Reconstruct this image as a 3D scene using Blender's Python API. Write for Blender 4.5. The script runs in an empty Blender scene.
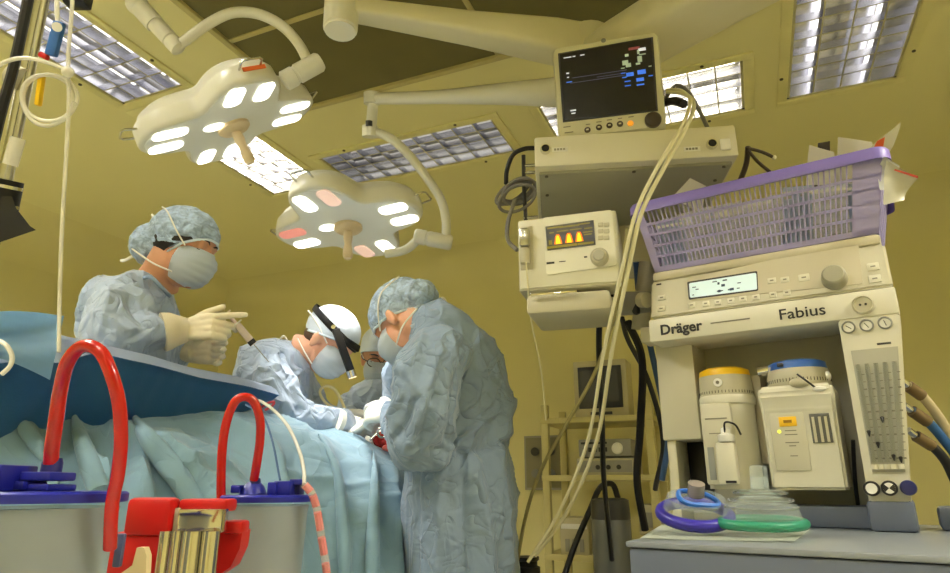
import bpy, bmesh, math, random
from mathutils import Vector, Matrix, noise
V = Vector
random.seed(7)
SC = bpy.context.scene
COL = SC.collection
PI = math.pi
def rad(a): return math.radians(a)

# ---------------------------------------------------------------- camera
PITCH, FPX, EYE = rad(17.2), 640.0, 1.0
cam_d = bpy.data.cameras.new('camera'); cam = bpy.data.objects.new('camera', cam_d); COL.objects.link(cam)
cam.location = (0, 0, EYE); cam.rotation_euler = (PI/2 + PITCH, 0, 0)
cam_d.sensor_width = 36; cam_d.lens = 36*FPX/950; cam_d.clip_start = 0.02
SC.camera = cam
CP, SP = math.cos(PITCH), math.sin(PITCH)
def ray(x, y):
    u = (x-475)/FPX; v = -(y-286.5)/FPX
    return V((u, CP - v*SP, SP + v*CP))
def P(x, y, d):                       # a point of the room seen at (x, y), d metres deep
    return V((0, 0, EYE)) + ray(x, y)*d
def onplane(x, y, p0, n):
    r = ray(x, y); o = V((0, 0, EYE))
    return o + r*((V(p0)-o).dot(n)/r.dot(n))
def onz(x, y, z): return onplane(x, y, (0, 0, z), V((0, 0, 1)))

# ---------------------------------------------------------------- materials
def s2l(c):
    c = c/255.0
    return c/12.92 if c <= .04045 else ((c+.055)/1.055)**2.4
def lin(c): return (s2l(c[0]), s2l(c[1]), s2l(c[2]), 1)
def mat(name, c, rough=.5, metal=0., var=.06, vs=6., bump=0., bs=60., alpha=1., trans=0., ior=1.45,
        emit=None, es=0., sss=0., sheen=0., coat=0., spec=.5, crease=None):
    m = bpy.data.materials.new(name); m.use_nodes = True
    nt = m.node_tree; b = nt.nodes['Principled BSDF']
    b.inputs['Roughness'].default_value = rough; b.inputs['Metallic'].default_value = metal
    b.inputs['IOR'].default_value = ior; b.inputs['Alpha'].default_value = alpha
    b.inputs['Transmission Weight'].default_value = trans
    b.inputs['Specular IOR Level'].default_value = spec
    if sheen: b.inputs['Sheen Weight'].default_value = sheen
    if coat: b.inputs['Coat Weight'].default_value = coat
    if sss:
        b.inputs['Subsurface Weight'].default_value = sss
        b.inputs['Subsurface Radius'].default_value = (.01, .004, .002)
    if emit:
        b.inputs['Emission Color'].default_value = lin(emit); b.inputs['Emission Strength'].default_value = es
    tc = nt.nodes.new('ShaderNodeTexCoord')
    n = nt.nodes.new('ShaderNodeTexNoise'); n.inputs['Scale'].default_value = vs; n.inputs['Detail'].default_value = 4
    nt.links.new(tc.outputs['Object'], n.inputs['Vector'])
    r = nt.nodes.new('ShaderNodeValToRGB')
    l = lin(c)
    r.color_ramp.elements[0].position = .3; r.color_ramp.elements[1].position = .7
    r.color_ramp.elements[0].color = (l[0]*(1-var), l[1]*(1-var), l[2]*(1-var), 1)
    r.color_ramp.elements[1].color = (min(1, l[0]*(1+var)), min(1, l[1]*(1+var)), min(1, l[2]*(1+var)), 1)
    nt.links.new(n.outputs['Fac'], r.inputs['Fac']); nt.links.new(r.outputs['Color'], b.inputs['Base Color'])
    if bump:
        n2 = nt.nodes.new('ShaderNodeTexNoise'); n2.inputs['Scale'].default_value = bs; n2.inputs['Detail'].default_value = 3
        nt.links.new(tc.outputs['Object'], n2.inputs['Vector'])
        bp = nt.nodes.new('ShaderNodeBump'); bp.inputs['Strength'].default_value = bump; bp.inputs['Distance'].default_value = .004
        nt.links.new(n2.outputs['Fac'], bp.inputs['Height']); nt.links.new(bp.outputs['Normal'], b.inputs['Normal'])
    if crease:
        # sharp soft-cloth creases: folded noise driving a second bump
        sc, dist, stre = crease; prev = None
        for k, (s_, d_) in enumerate(((sc, dist), (sc*2.3, dist*.45))):
            mp = nt.nodes.new('ShaderNodeMapping'); mp.inputs['Scale'].default_value = (1, 1, .55) if k == 0 else (.8, 1, 1); mp.inputs['Rotation'].default_value = (.3*k, .5*k+.15, .4*k)
            nz = nt.nodes.new('ShaderNodeTexNoise'); nz.inputs['Scale'].default_value = s_; nz.inputs['Detail'].default_value = 1.5; nz.inputs['Distortion'].default_value = .9
            a1 = nt.nodes.new('ShaderNodeMath'); a1.operation = 'SUBTRACT'; a1.inputs[1].default_value = .5
            a2 = nt.nodes.new('ShaderNodeMath'); a2.operation = 'ABSOLUTE'
            a3 = nt.nodes.new('ShaderNodeMath'); a3.operation = 'POWER'; a3.inputs[1].default_value = .7
            bp2 = nt.nodes.new('ShaderNodeBump'); bp2.inputs['Strength'].default_value = stre; bp2.inputs['Distance'].default_value = d_; bp2.invert = (k == 0)
            nt.links.new(tc.outputs['Object'], mp.inputs['Vector']); nt.links.new(mp.outputs['Vector'], nz.inputs['Vector']); nt.links.new(nz.outputs['Fac'], a1.inputs[0]); nt.links.new(a1.outputs[0], a2.inputs[0]); nt.links.new(a2.outputs[0], a3.inputs[0]); nt.links.new(a3.outputs[0], bp2.inputs['Height'])
            src = prev if prev else (bp if bump else None)
            if src: nt.links.new(src.outputs['Normal'], bp2.inputs['Normal'])
            prev = bp2
        nt.links.new(prev.outputs['Normal'], b.inputs['Normal'])
    return m
def cap_mat(name, c, a0, a1, scale=22, dist=1.2):
    """thin nonwoven cap: creased, letting hair through between the creases"""
    m = mat(name, c, .75, bump=.3, bs=70, crease=(16, .03, .7))
    nt = m.node_tree; b = nt.nodes['Principled BSDF']
    tc = nt.nodes.new('ShaderNodeTexCoord'); mp = nt.nodes.new('ShaderNodeMapping'); mp.inputs['Scale'].default_value = (1, .55, 1.3)
    w = nt.nodes.new('ShaderNodeTexNoise'); w.inputs['Scale'].default_value = scale; w.inputs['Detail'].default_value = 5; w.inputs['Distortion'].default_value = dist
    r = nt.nodes.new('ShaderNodeMapRange'); r.inputs['From Min'].default_value = .38; r.inputs['From Max'].default_value = .62
    r.inputs['To Min'].default_value = a0; r.inputs['To Max'].default_value = a1
    nt.links.new(tc.outputs['Object'], mp.inputs['Vector']); nt.links.new(mp.outputs['Vector'], w.inputs['Vector'])
    nt.links.new(w.outputs['Fac'], r.inputs['Value']); nt.links.new(r.outputs['Result'], b.inputs['Alpha'])
    return m

# ---------------------------------------------------------------- objects
MW = {}
def props(o, label=None, cat=None, group=None, kind=None):
    if label: o['label'] = label
    if cat: o['category'] = cat
    if group: o['group'] = group
    if kind: o['kind'] = kind
    return o
def thing(name, label, cat, at=(0, 0, 0), M=None, group=None):
    o = bpy.data.objects.new(name, None); COL.objects.link(o); o.empty_display_size = .1
    M = M if M is not None else Matrix.Translation(V(at))
    o.matrix_world = M; MW[o] = M.copy()
    return props(o, label, cat, group)
def frame(o, x, y=None, z=None):
    """matrix from origin and two axes"""
    x = V(x).normalized()
    if z is not None:
        z = V(z); z = (z - x*z.dot(x)).normalized(); y = z.cross(x)
    else:
        y = V(y); y = (y - x*y.dot(x)).normalized(); z = x.cross(y)
    M = Matrix.Identity(4)
    for i in range(3):
        M[i][0] = x[i]; M[i][1] = y[i]; M[i][2] = z[i]; M[i][3] = o[i]
    return M
def zframe(o, z, hint=(0, 0, 1)):
    z = V(z).normalized(); h = V(hint)
    if abs(z.dot(h)) > .98: h = V((1, 0, 0))
    x = h.cross(z).normalized(); y = z.cross(x)
    M = Matrix.Identity(4)
    for i in range(3):
        M[i][0] = x[i]; M[i][1] = y[i]; M[i][2] = z[i]; M[i][3] = o[i]
    return M
def catmull(pts, n=8, closed=False):
    pts = [V(p) for p in pts]
    if len(pts) < 3 or n <= 1: return pts
    out = []; N = len(pts)
    rng = N if closed else N-1
    for i in range(rng):
        if closed: a, b, c, d = pts[i-1], pts[i], pts[(i+1) % N], pts[(i+2) % N]
        else:
            b, c = pts[i], pts[i+1]; a = pts[i-1] if i else b*2-c; d = pts[i+2] if i+2 < N else c*2-b
        for k in range(n):
            t = k/n
            out.append(.5*((2*b) + (c-a)*t + (2*a-5*b+4*c-d)*t*t + (3*b-a-3*c+d)*t**3))
    if not closed: out.append(pts[-1])
    return out
class MB:
    def __init__(s): s.bm = bmesh.new()
    def box(s, c, size, M=None, bevel=0., seg=2):
        b = bmesh.new(); bmesh.ops.create_cube(b, size=1)
        for v in b.verts: v.co = V((v.co.x*size[0], v.co.y*size[1], v.co.z*size[2]))
        if bevel:
            bmesh.ops.bevel(b, geom=b.edges[:], offset=min(bevel, min(size)*.45), segments=seg, profile=.5, affect='EDGES')
        T = Matrix.Translation(V(c))
        if M is not None: T = M @ T
        bmesh.ops.transform(b, matrix=T, verts=b.verts[:]); s._add(b); return s
    def _add(s, b):
        me = bpy.data.meshes.new('t'); b.to_mesh(me); b.free(); s.bm.from_mesh(me); bpy.data.meshes.remove(me)
    def rbox(s, a, b, w, h, up=(0, 0, 1), bevel=.01):
        """bar from a to b, w wide, h high"""
        a, b = V(a), V(b); d = b-a
        M = frame((a+b)/2, d, z=up)
        return s.box((0, 0, 0), (d.length, w, h), M, bevel)
    def ring(s, pts): return [s.bm.verts.new(p) for p in pts]
    def bridge(s, r0, r1, closed=True):
        n = len(r0)
        for i in range(n if closed else n-1):
            j = (i+1) % n
            try: s.bm.faces.new((r0[i], r0[j], r1[j], r1[i]))
            except ValueError: pass
    def tube(s, pts, r, n=10, sm=1, closed=False, cap=True, flat=1.):
        pts = catmull(pts, sm, closed) if sm > 1 else [V(p) for p in pts]
        N = len(pts)
        rs = r if isinstance(r, (list, tuple)) else None
        def R(i):
            if rs is None: return r
            if len(rs) == N: return rs[i]
            t = i/(N-1)*(len(rs)-1); k = min(int(t), len(rs)-2); return rs[k]+(rs[k+1]-rs[k])*(t-k)
        rings = []; nrm = None
        for i, p in enumerate(pts):
            if closed: t = pts[(i+1) % N]-pts[i-1]
            else: t = pts[min(i+1, N-1)]-pts[max(i-1, 0)]
            if t.length < 1e-9: t = V((0, 0, 1))
            t.normalize()
            if nrm is None:
                h = V((0, 0, 1)) if abs(t.z) < .9 else V((0, 1, 0)); nrm = (h - t*h.dot(t)).normalized()
            else:
                nrm = nrm - t*nrm.dot(t)
                nrm = nrm.normalized() if nrm.length > 1e-6 else t.orthogonal().normalized()
            bi = t.cross(nrm)
            rings.append(s.ring([p + (nrm*math.cos(2*PI*k/n) + bi*flat*math.sin(2*PI*k/n))*R(i) for k in range(n)]))
        for i in range(N-1): s.bridge(rings[i], rings[i+1])
        if closed: s.bridge(rings[-1], rings[0])
        elif cap:
            s.bm.faces.new(rings[0][::-1]); s.bm.faces.new(rings[-1])
        return s
    def lathe(s, prof, M=None, n=24, cap=True):
        M = M or Matrix.Identity(4)
        rings = [s.ring([M @ V((r*math.cos(2*PI*k/n), r*math.sin(2*PI*k/n), z)) for k in range(n)]) for r, z in prof]
        for i in range(len(rings)-1): s.bridge(rings[i], rings[i+1])
        if cap:
            s.bm.faces.new(rings[0][::-1]); s.bm.faces.new(rings[-1])
        return s
    def cyl(s, a, b, r, n=20, r2=None):
        a, b = V(a), V(b)
        return s.lathe([(r, 0), (r if r2 is None else r2, (b-a).length)], zframe(a, b-a), n)
    def loft(s, rings, cap=True):
        rr = [s.ring(r) for r in rings]
        for i in range(len(rr)-1): s.bridge(rr[i], rr[i+1])
        if cap:
            s.bm.faces.new(rr[0][::-1]); s.bm.faces.new(rr[-1])
        return s
    def ell(s, c, r, M=None, u=20, v=12):
        b = bmesh.new(); bmesh.ops.create_uvsphere(b, u_segments=u, v_segments=v, radius=1)
        T = Matrix.Translation(V(c)) @ Matrix.Diagonal((r[0], r[1], r[2], 1))
        if M is not None: T = M @ T
        bmesh.ops.transform(b, matrix=T, verts=b.verts[:]); s._add(b); return s
    def prism(s, poly, z0, z1, M=None):
        M = M or Matrix.Identity(4)
        a = s.ring([M @ V((x, y, z0)) for x, y in poly]); b = s.ring([M @ V((x, y, z1)) for x, y in poly])
        s.bridge(a, b); s.bm.faces.new(a[::-1]); s.bm.faces.new(b); return s
    def grid(s, rows):
        rr = [s.ring(r) for r in rows]
        for i in range(len(rr)-1): s.bridge(rr[i], rr[i+1], False)
        return s
    def quad(s, a, b, c, d): s.bm.faces.new(s.ring([a, b, c, d])); return s
    def solid(s, t):
        g = bmesh.ops.solidify(s.bm, geom=s.bm.faces[:], thickness=t); return s
    def mesh(s, name):
        me = bpy.data.meshes.new(name)
        bmesh.ops.recalc_face_normals(s.bm, faces=s.bm.faces[:])
        s.bm.to_mesh(me); s.bm.free(); return me
    def build(s, name, m, parent=None, world=False, angle=40, label=None):
        return link(name, s.mesh(name), m, parent, world, angle, label)
def link(name, me, m, parent=None, world=False, angle=40, label=None):
    o = bpy.data.objects.new(name, me); COL.objects.link(o)
    if m is not None:
        me.materials.clear(); me.materials.append(m)
    if angle:
        for p in me.polygons: p.use_smooth = True
        me.set_sharp_from_angle(angle=rad(angle))
    PM = Matrix.Identity(4)
    if parent is not None:
        o.parent = parent; PM = MW[parent]
        if world: me.transform(PM.inverted())
    MW[o] = PM.copy()
    if label: o['label'] = label
    return o
def struct(name, mb, m):
    o = mb.build(name, m); o['kind'] = 'structure'; return o
def modded(me, mods):
    o = bpy.data.objects.new('tmp', me); COL.objects.link(o)
    for t, kw in mods:
        md = o.modifiers.new(t, t)
        for k, v in kw.items(): setattr(md, k, v)
    dg = bpy.context.evaluated_depsgraph_get(); dg.update()
    out = bpy.data.meshes.new_from_object(o.evaluated_get(dg))
    bpy.data.objects.remove(o); bpy.data.meshes.remove(me)
    return out
def remesh(mb, vox, smooth=4, fac=.5):
    bmesh.ops.recalc_face_normals(mb.bm, faces=mb.bm.faces[:])
    me = bpy.data.meshes.new('t'); mb.bm.to_mesh(me); mb.bm.free()
    mods = [('REMESH', dict(mode='VOXEL', voxel_size=vox))]
    if smooth: mods.append(('SMOOTH', dict(factor=fac, iterations=smooth)))
    return modded(me, mods)
def displace(me, fn):
    ns = [v.normal.copy() for v in me.vertices]
    for v, n in zip(me.vertices, ns): v.co = v.co + fn(v.co, n)
    me.update()
def ridge(p): return 1-abs(noise.noise(p))*2
def proj(p):
    v = p - V((0, 0, EYE)); dd = v.y*CP + v.z*SP; u = v.x; w = -v.y*SP + v.z*CP
    return 475 + FPX*u/dd, 286.5 - FPX*w/dd
def seg_dist(x, y, pts):
    best = None
    for (ax_, ay), (bx, by) in zip(pts, pts[1:]):
        dx, dy = bx-ax_, by-ay; L2 = dx*dx+dy*dy
        t = max(0, min(1, ((x-ax_)*dx+(y-ay)*dy)/L2)); qx, qy = x-ax_-dx*t, y-ay-dy*t
        dist = math.hypot(qx, qy)
        if best is None or dist < best[0]: best = (dist, dx*qy-dy*qx)
    return best
def folds(x, y, table):
    h = 0
    for pts, amp, wl, wr_ in table:
        d_, s_ = seg_dist(x, y, pts); w_ = wl if s_ > 0 else wr_
        if d_ < w_: h += amp*(1-d_/w_)**1.2
    return h
def lettering(name, s, parent, M, size, m, bold=0., ex=.0006, align='LEFT', sx=1., label=None):
    c = bpy.data.curves.new('f', 'FONT'); c.body = s; c.size = size; c.extrude = ex; c.offset = bold; c.align_x = align
    c.resolution_u = 3
    o = bpy.data.objects.new('f', c); COL.objects.link(o)
    dg = bpy.context.evaluated_depsgraph_get(); dg.update()
    me = bpy.data.meshes.new_from_object(o.evaluated_get(dg)); bpy.data.objects.remove(o)
    me.transform(M @ Matrix.Diagonal((sx, 1, 1, 1)))
    return link(name, me, m, parent, False, 0, label)
# ---------------------------------------------------------------- palette
M_wall = mat('wall_paint', (226, 218, 160), .55, var=.03, vs=1.5, bump=.08, bs=120)
M_ceil = mat('ceiling_paint', (231, 224, 168), .55, var=.02, vs=1.5)
M_floor = mat('floor_vinyl', (205, 203, 190), .35, var=.08, vs=14)
M_trim = mat('trim_paint', (230, 223, 165), .5)
M_alu = mat('louvre_aluminium', (215, 215, 220), .22, 1., var=.04)
M_tube = mat('fluorescent_tube', (255, 250, 235), .4, emit=(255, 246, 222), es=12)
M_tube_dim = mat('fluorescent_tube_dim', (255, 250, 240), .4, emit=(245, 243, 245), es=1.3)
M_tube_low = mat('fluorescent_tube_low', (255, 250, 240), .4, emit=(245, 243, 235), es=.55)
M_tube_mid = mat('fluorescent_tube_mid', (255, 250, 235), .4, emit=(255, 248, 222), es=5)
M_tube_fill = mat('fluorescent_tube_fill', (255, 250, 235), .4, emit=(255, 249, 232), es=300)  # very strong tubes for the added out-of-frame fill lights
M_mesh = mat('air_diffuser_mesh', (112, 106, 66), .7, var=.08, vs=3, bump=.3, bs=400)
M_rim = mat('diffuser_rim', (190, 180, 125), .4)
M_white = mat('warm_white_paint', (226, 222, 200), .35, var=.02)
M_plast = mat('cream_plastic', (212, 207, 182), .4, var=.02)
M_plast2 = mat('grey_cream_plastic', (190, 184, 158), .45, var=.02)
M_grey = mat('mid_grey_plastic', (128, 128, 120), .45)
M_dark = mat('charcoal_plastic', (48, 48, 50), .4)
M_black = mat('black_rubber', (18, 18, 20), .45)
M_steel = mat('stainless_steel', (200, 200, 195), .22, 1., var=.05)
M_chrome = mat('chrome', (225, 222, 212), .12, 1.)
M_screw = mat('screw_metal', (90, 85, 70), .4, .8)

M_screen = mat('dark_screen', (20, 18, 22), .18, var=.02)
M_cap_g = mat('monitor_cream', (206, 202, 172), .4, var=.02)
M_knob = mat('dark_brown_knob', (62, 50, 38), .4)
M_amber = mat('amber_button', (240, 160, 60), .4, emit=(245, 150, 40), es=.5)
M_txt_w = mat('screen_text_white', (220, 225, 230), .4, emit=(220, 226, 235), es=.5)
M_txt_b = mat('screen_text_blue', (60, 110, 220), .4, emit=(60, 120, 240), es=.5)
M_txt_r = mat('screen_text_red', (120, 60, 60), .4, emit=(150, 70, 70), es=.25)
M_trace = mat('screen_trace', (90, 90, 110), .4, emit=(90, 90, 120), es=.3)
M_yel = mat('screen_yellow', (240, 190, 30), .4, emit=(250, 190, 20), es=.9)
M_ora = mat('screen_orange', (230, 120, 20), .4, emit=(240, 110, 10), es=.6)
M_olive = mat('screen_olive', (110, 100, 10), .4, emit=(130, 115, 0), es=.45)
M_print = mat('print_dark', (40, 38, 34), .6)
M_print2 = mat('print_grey', (130, 126, 110), .6)
M_labelw = mat('label_white', (236, 234, 224), .5)
M_cab_c = mat('cable_cream', (222, 216, 178), .45, var=.04)
M_cab_y = mat('cable_olive', (150, 140, 88), .5)
M_cab_g = mat('cable_grey', (120, 116, 110), .5)
M_cab_bl = mat('cable_blue', (60, 90, 130), .5)
def cable(name, label, cat, pts, r, m, group=None, sm=8, n=8):
    o = MB().tube([P(*p) for p in pts], r, n, sm).build(name, m); 
    return props(o, label, cat, group)
# ---------------------------------------------------------------- room: A runs away to the right, B away to the left
CEIL = 2.8
RA = V((math.sin(rad(23)), math.cos(rad(23)), 0)); RB = V((-RA.y, RA.x, 0))
RM = Matrix(((RA.x, RB.x, 0, 0), (RA.y, RB.y, 0, 0), (0, 0, 1, 0), (0, 0, 0, 1)))
def R(a, b, z): return RM @ V((a, b, z))
A0, A1, B0, B1 = -2.6, 4.6, -2.5, 4.6
FIX = []   # troffers: a0, a1, b0, b1, tube material, label
FIX.append((.72, 1.86, 2.28, 2.68, 'dim', 'long louvred ceiling light at upper left, behind the steel pole'))
FIX.append((1.95, 2.98, 2.28, 2.68, 'on', 'glowing louvred ceiling light between the two surgical lamps'))
FIX.append((2.69, 3.06, 1.05, 2.12, 'low', 'louvred ceiling light above the lower surgical lamp\'s curved arm'))
FIX.append((2.68, 3.11, -.15, .80, 'mid', 'bright ceiling light showing right behind the patient monitor'))
FIX.append((1.95, 3.10, -.80, -.34, 'dim', 'large louvred ceiling light above the lavender basket'))
for a_, b_, t_ in ((-.75, 1.5, 'over the suction bottles'), (-1.7, .1, 'behind the middle of the room'), (.35, -1.95, 'beyond the right side of the anaesthesia machine'), (.2, 3.4, 'beyond the left edge of the drape')):
    FIX.append((a_, a_+1.15, b_, b_+.45, 'hi', 'unseen ceiling light added as fill, ' + t_))  # out of view, added to brighten the room
DIF = (.55, 2.20, .12, 1.83)   # air diffuser panel
mb = MB()
holes = [(f[0], f[1], f[2], f[3]) for f in FIX]
ca = sorted({A0-.1, A1+.1} | {h[0] for h in holes} | {h[1] for h in holes})
cb = sorted({B0-.1, B1+.1} | {h[2] for h in holes} | {h[3] for h in holes})
for i in range(len(ca)-1):
    for j in range(len(cb)-1):
        am, bm_ = (ca[i]+ca[i+1])/2, (cb[j]+cb[j+1])/2
        if any(h[0] < am < h[1] and h[2] < bm_ < h[3] for h in holes): continue
        mb.quad(R(ca[i], cb[j], CEIL), R(ca[i+1], cb[j], CEIL), R(ca[i+1], cb[j+1], CEIL), R(ca[i], cb[j+1], CEIL))
bmesh.ops.remove_doubles(mb.bm, verts=mb.bm.verts[:], dist=1e-5)
struct('ceiling', mb, M_ceil)
struct('floor', MB().box(((A0+A1)/2, (B0+B1)/2, -.05), (A1-A0+.2, B1-B0+.2, .1), RM), M_floor)
struct('wall_far', MB().box((A1+.05, (B0+B1)/2, CEIL/2), (.1, B1-B0+.2, CEIL), RM), M_wall)
struct('wall_left', MB().box(((A0+A1)/2, B1+.05, CEIL/2), (A1-A0, .1, CEIL), RM), M_wall)
struct('wall_right', MB().box(((A0+A1)/2, B0-.05, CEIL/2), (A1-A0, .1, CEIL), RM), M_wall)
struct('wall_back', MB().box((A0-.05, (B0+B1)/2, CEIL/2), (.1, B1-B0+.2, CEIL), RM), M_wall)
# coved joints of walls and ceiling
def cove(name, p0, p1, inx):
    mb = MB(); r = .32; rows = []
    for k in range(17):
        t = k/16*PI/2
        o = inx*(r - r*math.cos(t)) + V((0, 0, CEIL - r + r*math.sin(t)))
        rows.append([p0+o, p1+o])
    mb.grid(rows); struct(name, mb, M_wall)
cove('trim_1', R(A1-.001, B0, 0), R(A1-.001, B1, 0), -RA)
cove('trim_2', R(A0, B1-.001, 0), R(A1, B1-.001, 0), -RB)

# ceiling fixtures
for i, (a0, a1, b0, b1, kind, label) in enumerate(FIX):
    o = thing('ceiling_light', label, 'ceiling light', M=RM @ Matrix.Translation(((a0+a1)/2, (b0+b1)/2, CEIL)), group='louvred ceiling lights')
    la, lb = a1-a0, b1-b0
    e = .004
    h = MB()   # open housing
    for sx in (-1, 1): h.box((sx*(la/2-.006), 0, .06), (.012, lb, .12))
    for sy in (-1, 1): h.box((0, sy*(lb/2-.006), .06), (la, .012, .12))
    h.box((0, 0, .125), (la, lb, .012))
    h.build('housing', M_alu, o)
    fr = MB(); w = .044
    for sx in (-1, 1): fr.box((sx*(la/2+w/2), 0, -.004), (w, lb+2*w, .012), None, .003)
    for sy in (-1, 1): fr.box((0, sy*(lb/2+w/2), -.004), (la, w, .0115), None, .003)
    fr.build('frame', M_trim, o)
    lng_a = la > lb
    L, W = (la, lb) if lng_a else (lb, la)
    def pt(u, v, z): return V((u, v, z)) if lng_a else V((v, u, z))
    lv = MB(); n = max(6, round(L/.115)); rows = 4
    def blade(p, q, hgt, z0):
        # V-shaped blade, wide at the top
        d = (q-p).normalized(); s_ = V((-d.y, d.x, 0))
        t0, t1 = .003, .007
        lv.loft([[e_+s_*t0+V((0, 0, z0)), e_-s_*t0+V((0, 0, z0)), e_-s_*t1+V((0, 0, z0+hgt)), e_+s_*t1+V((0, 0, z0+hgt))] for e_ in (p, q)])
    for k in range(1, n):
        u = -L/2 + L*k/n; blade(pt(u, -W/2+.012, 0), pt(u, W/2-.012, 0), .032, .002)
    for k in range(1, rows):
        v = -W/2 + W*k/rows; blade(pt(-L/2+.012, v, 0), pt(L/2-.012, v, 0), .036, .001)
    lv.build('louvre', M_alu, o)
    for v in (-.25, .25):
        t = MB().cyl(pt(-L/2+.03, v*W, .075), pt(L/2-.03, v*W, .075), .013, 12)
        t.build('tube', dict(low=M_tube_low, mid=M_tube_mid, on=M_tube, dim=M_tube_dim, hi=M_tube_fill)[kind], o)
    for u in (-.32, .32):
        for v in (-1, 1):
            p = pt(u*L, v*(W/2+.03), -.010)
            MB().cyl(p, p-V((0, 0, .004)), .008, 10).build('screw', M_screw, o)

# dark air diffuser canopy framed by the lights
a0, a1, b0, b1 = DIF
o = thing('air_diffuser', 'dark grey-brown ceiling air diffuser panel with pale seams above the surgical lamps', 'air diffuser', M=RM @ Matrix.Translation(((a0+a1)/2, (b0+b1)/2, CEIL)))
la, lb = a1-a0, b1-b0
MB().box((0, 0, -.010), (la, lb, .02)).build('perforated_panel', M_mesh, o)
fr = MB(); w = .028
for sx in (-1, 1): fr.box((sx*(la/2+w/2), 0, -.018), (w, lb+2*w, .036), None, .004)
for sy in (-1, 1): fr.box((0, sy*(lb/2+w/2), -.018), (la, w, .035), None, .004)
fr.build('rim', M_rim, o)
sm = MB()
for k in (1, 2): sm.box((-la/2+la*k/3+.03, 0, -.023), (.022, lb, .008), None, .002)
sm.box((0, -.15, -.0225), (la, .022, .009), None, .002)
sm.build('seam_strip', M_rim, o)

# ---------------------------------------------------------------- light of the room
w = bpy.data.worlds.new('world'); SC.world = w; w.use_nodes = True
w.node_tree.nodes['Background'].inputs['Color'].default_value = (.9, .85, .7, 1)
w.node_tree.nodes['Background'].inputs['Strength'].default_value = 0.0
vs = SC.view_settings; vs.view_transform = 'Standard'; vs.look = 'None'; vs.gamma = 1; vs.use_curve_mapping = False
vs.exposure = 0.38
SC.cycles.use_denoising = True
SC.cycles.max_bounces = 10; SC.cycles.diffuse_bounces = 5; SC.cycles.transparent_max_bounces = 16
SC.cycles.sample_clamp_indirect = 6
# ---------------------------------------------------------------- surgical lamps
M_lampbody = mat('lamp_enamel', (228, 226, 212), .3, var=.02)
M_lampface = mat('lamp_lens_plate', (238, 240, 234), .35, var=.02)
M_led = mat('led_window_lit', (255, 255, 250), .3, emit=(255, 250, 232), es=3)
M_led_dim = mat('led_window_dim', (236, 205, 190), .3, emit=(250, 205, 185), es=.45)
M_led_red = mat('led_window_reddish', (240, 170, 160), .3, emit=(245, 140, 130), es=.4)
M_handle = mat('lamp_handle_beige', (222, 200, 160), .4)
M_orange = mat('orange_sticker', (226, 110, 50), .5)
def px_vec(ex, ey, ez, s): return (V((ex, ey*-SP + ez*CP, ey*CP + ez*SP))*s)
def rrect(w, h, r, n=5):
    out = []
    for cx, cy, a in ((w/2-r, h/2-r, 0), (-w/2+r, h/2-r, 90), (-w/2+r, -h/2+r, 180), (w/2-r, -h/2+r, 270)):
        for k in range(n+1):
            t = rad(a+90*k/n); out.append((cx+r*math.cos(t), cy+r*math.sin(t)))
    return out
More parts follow.
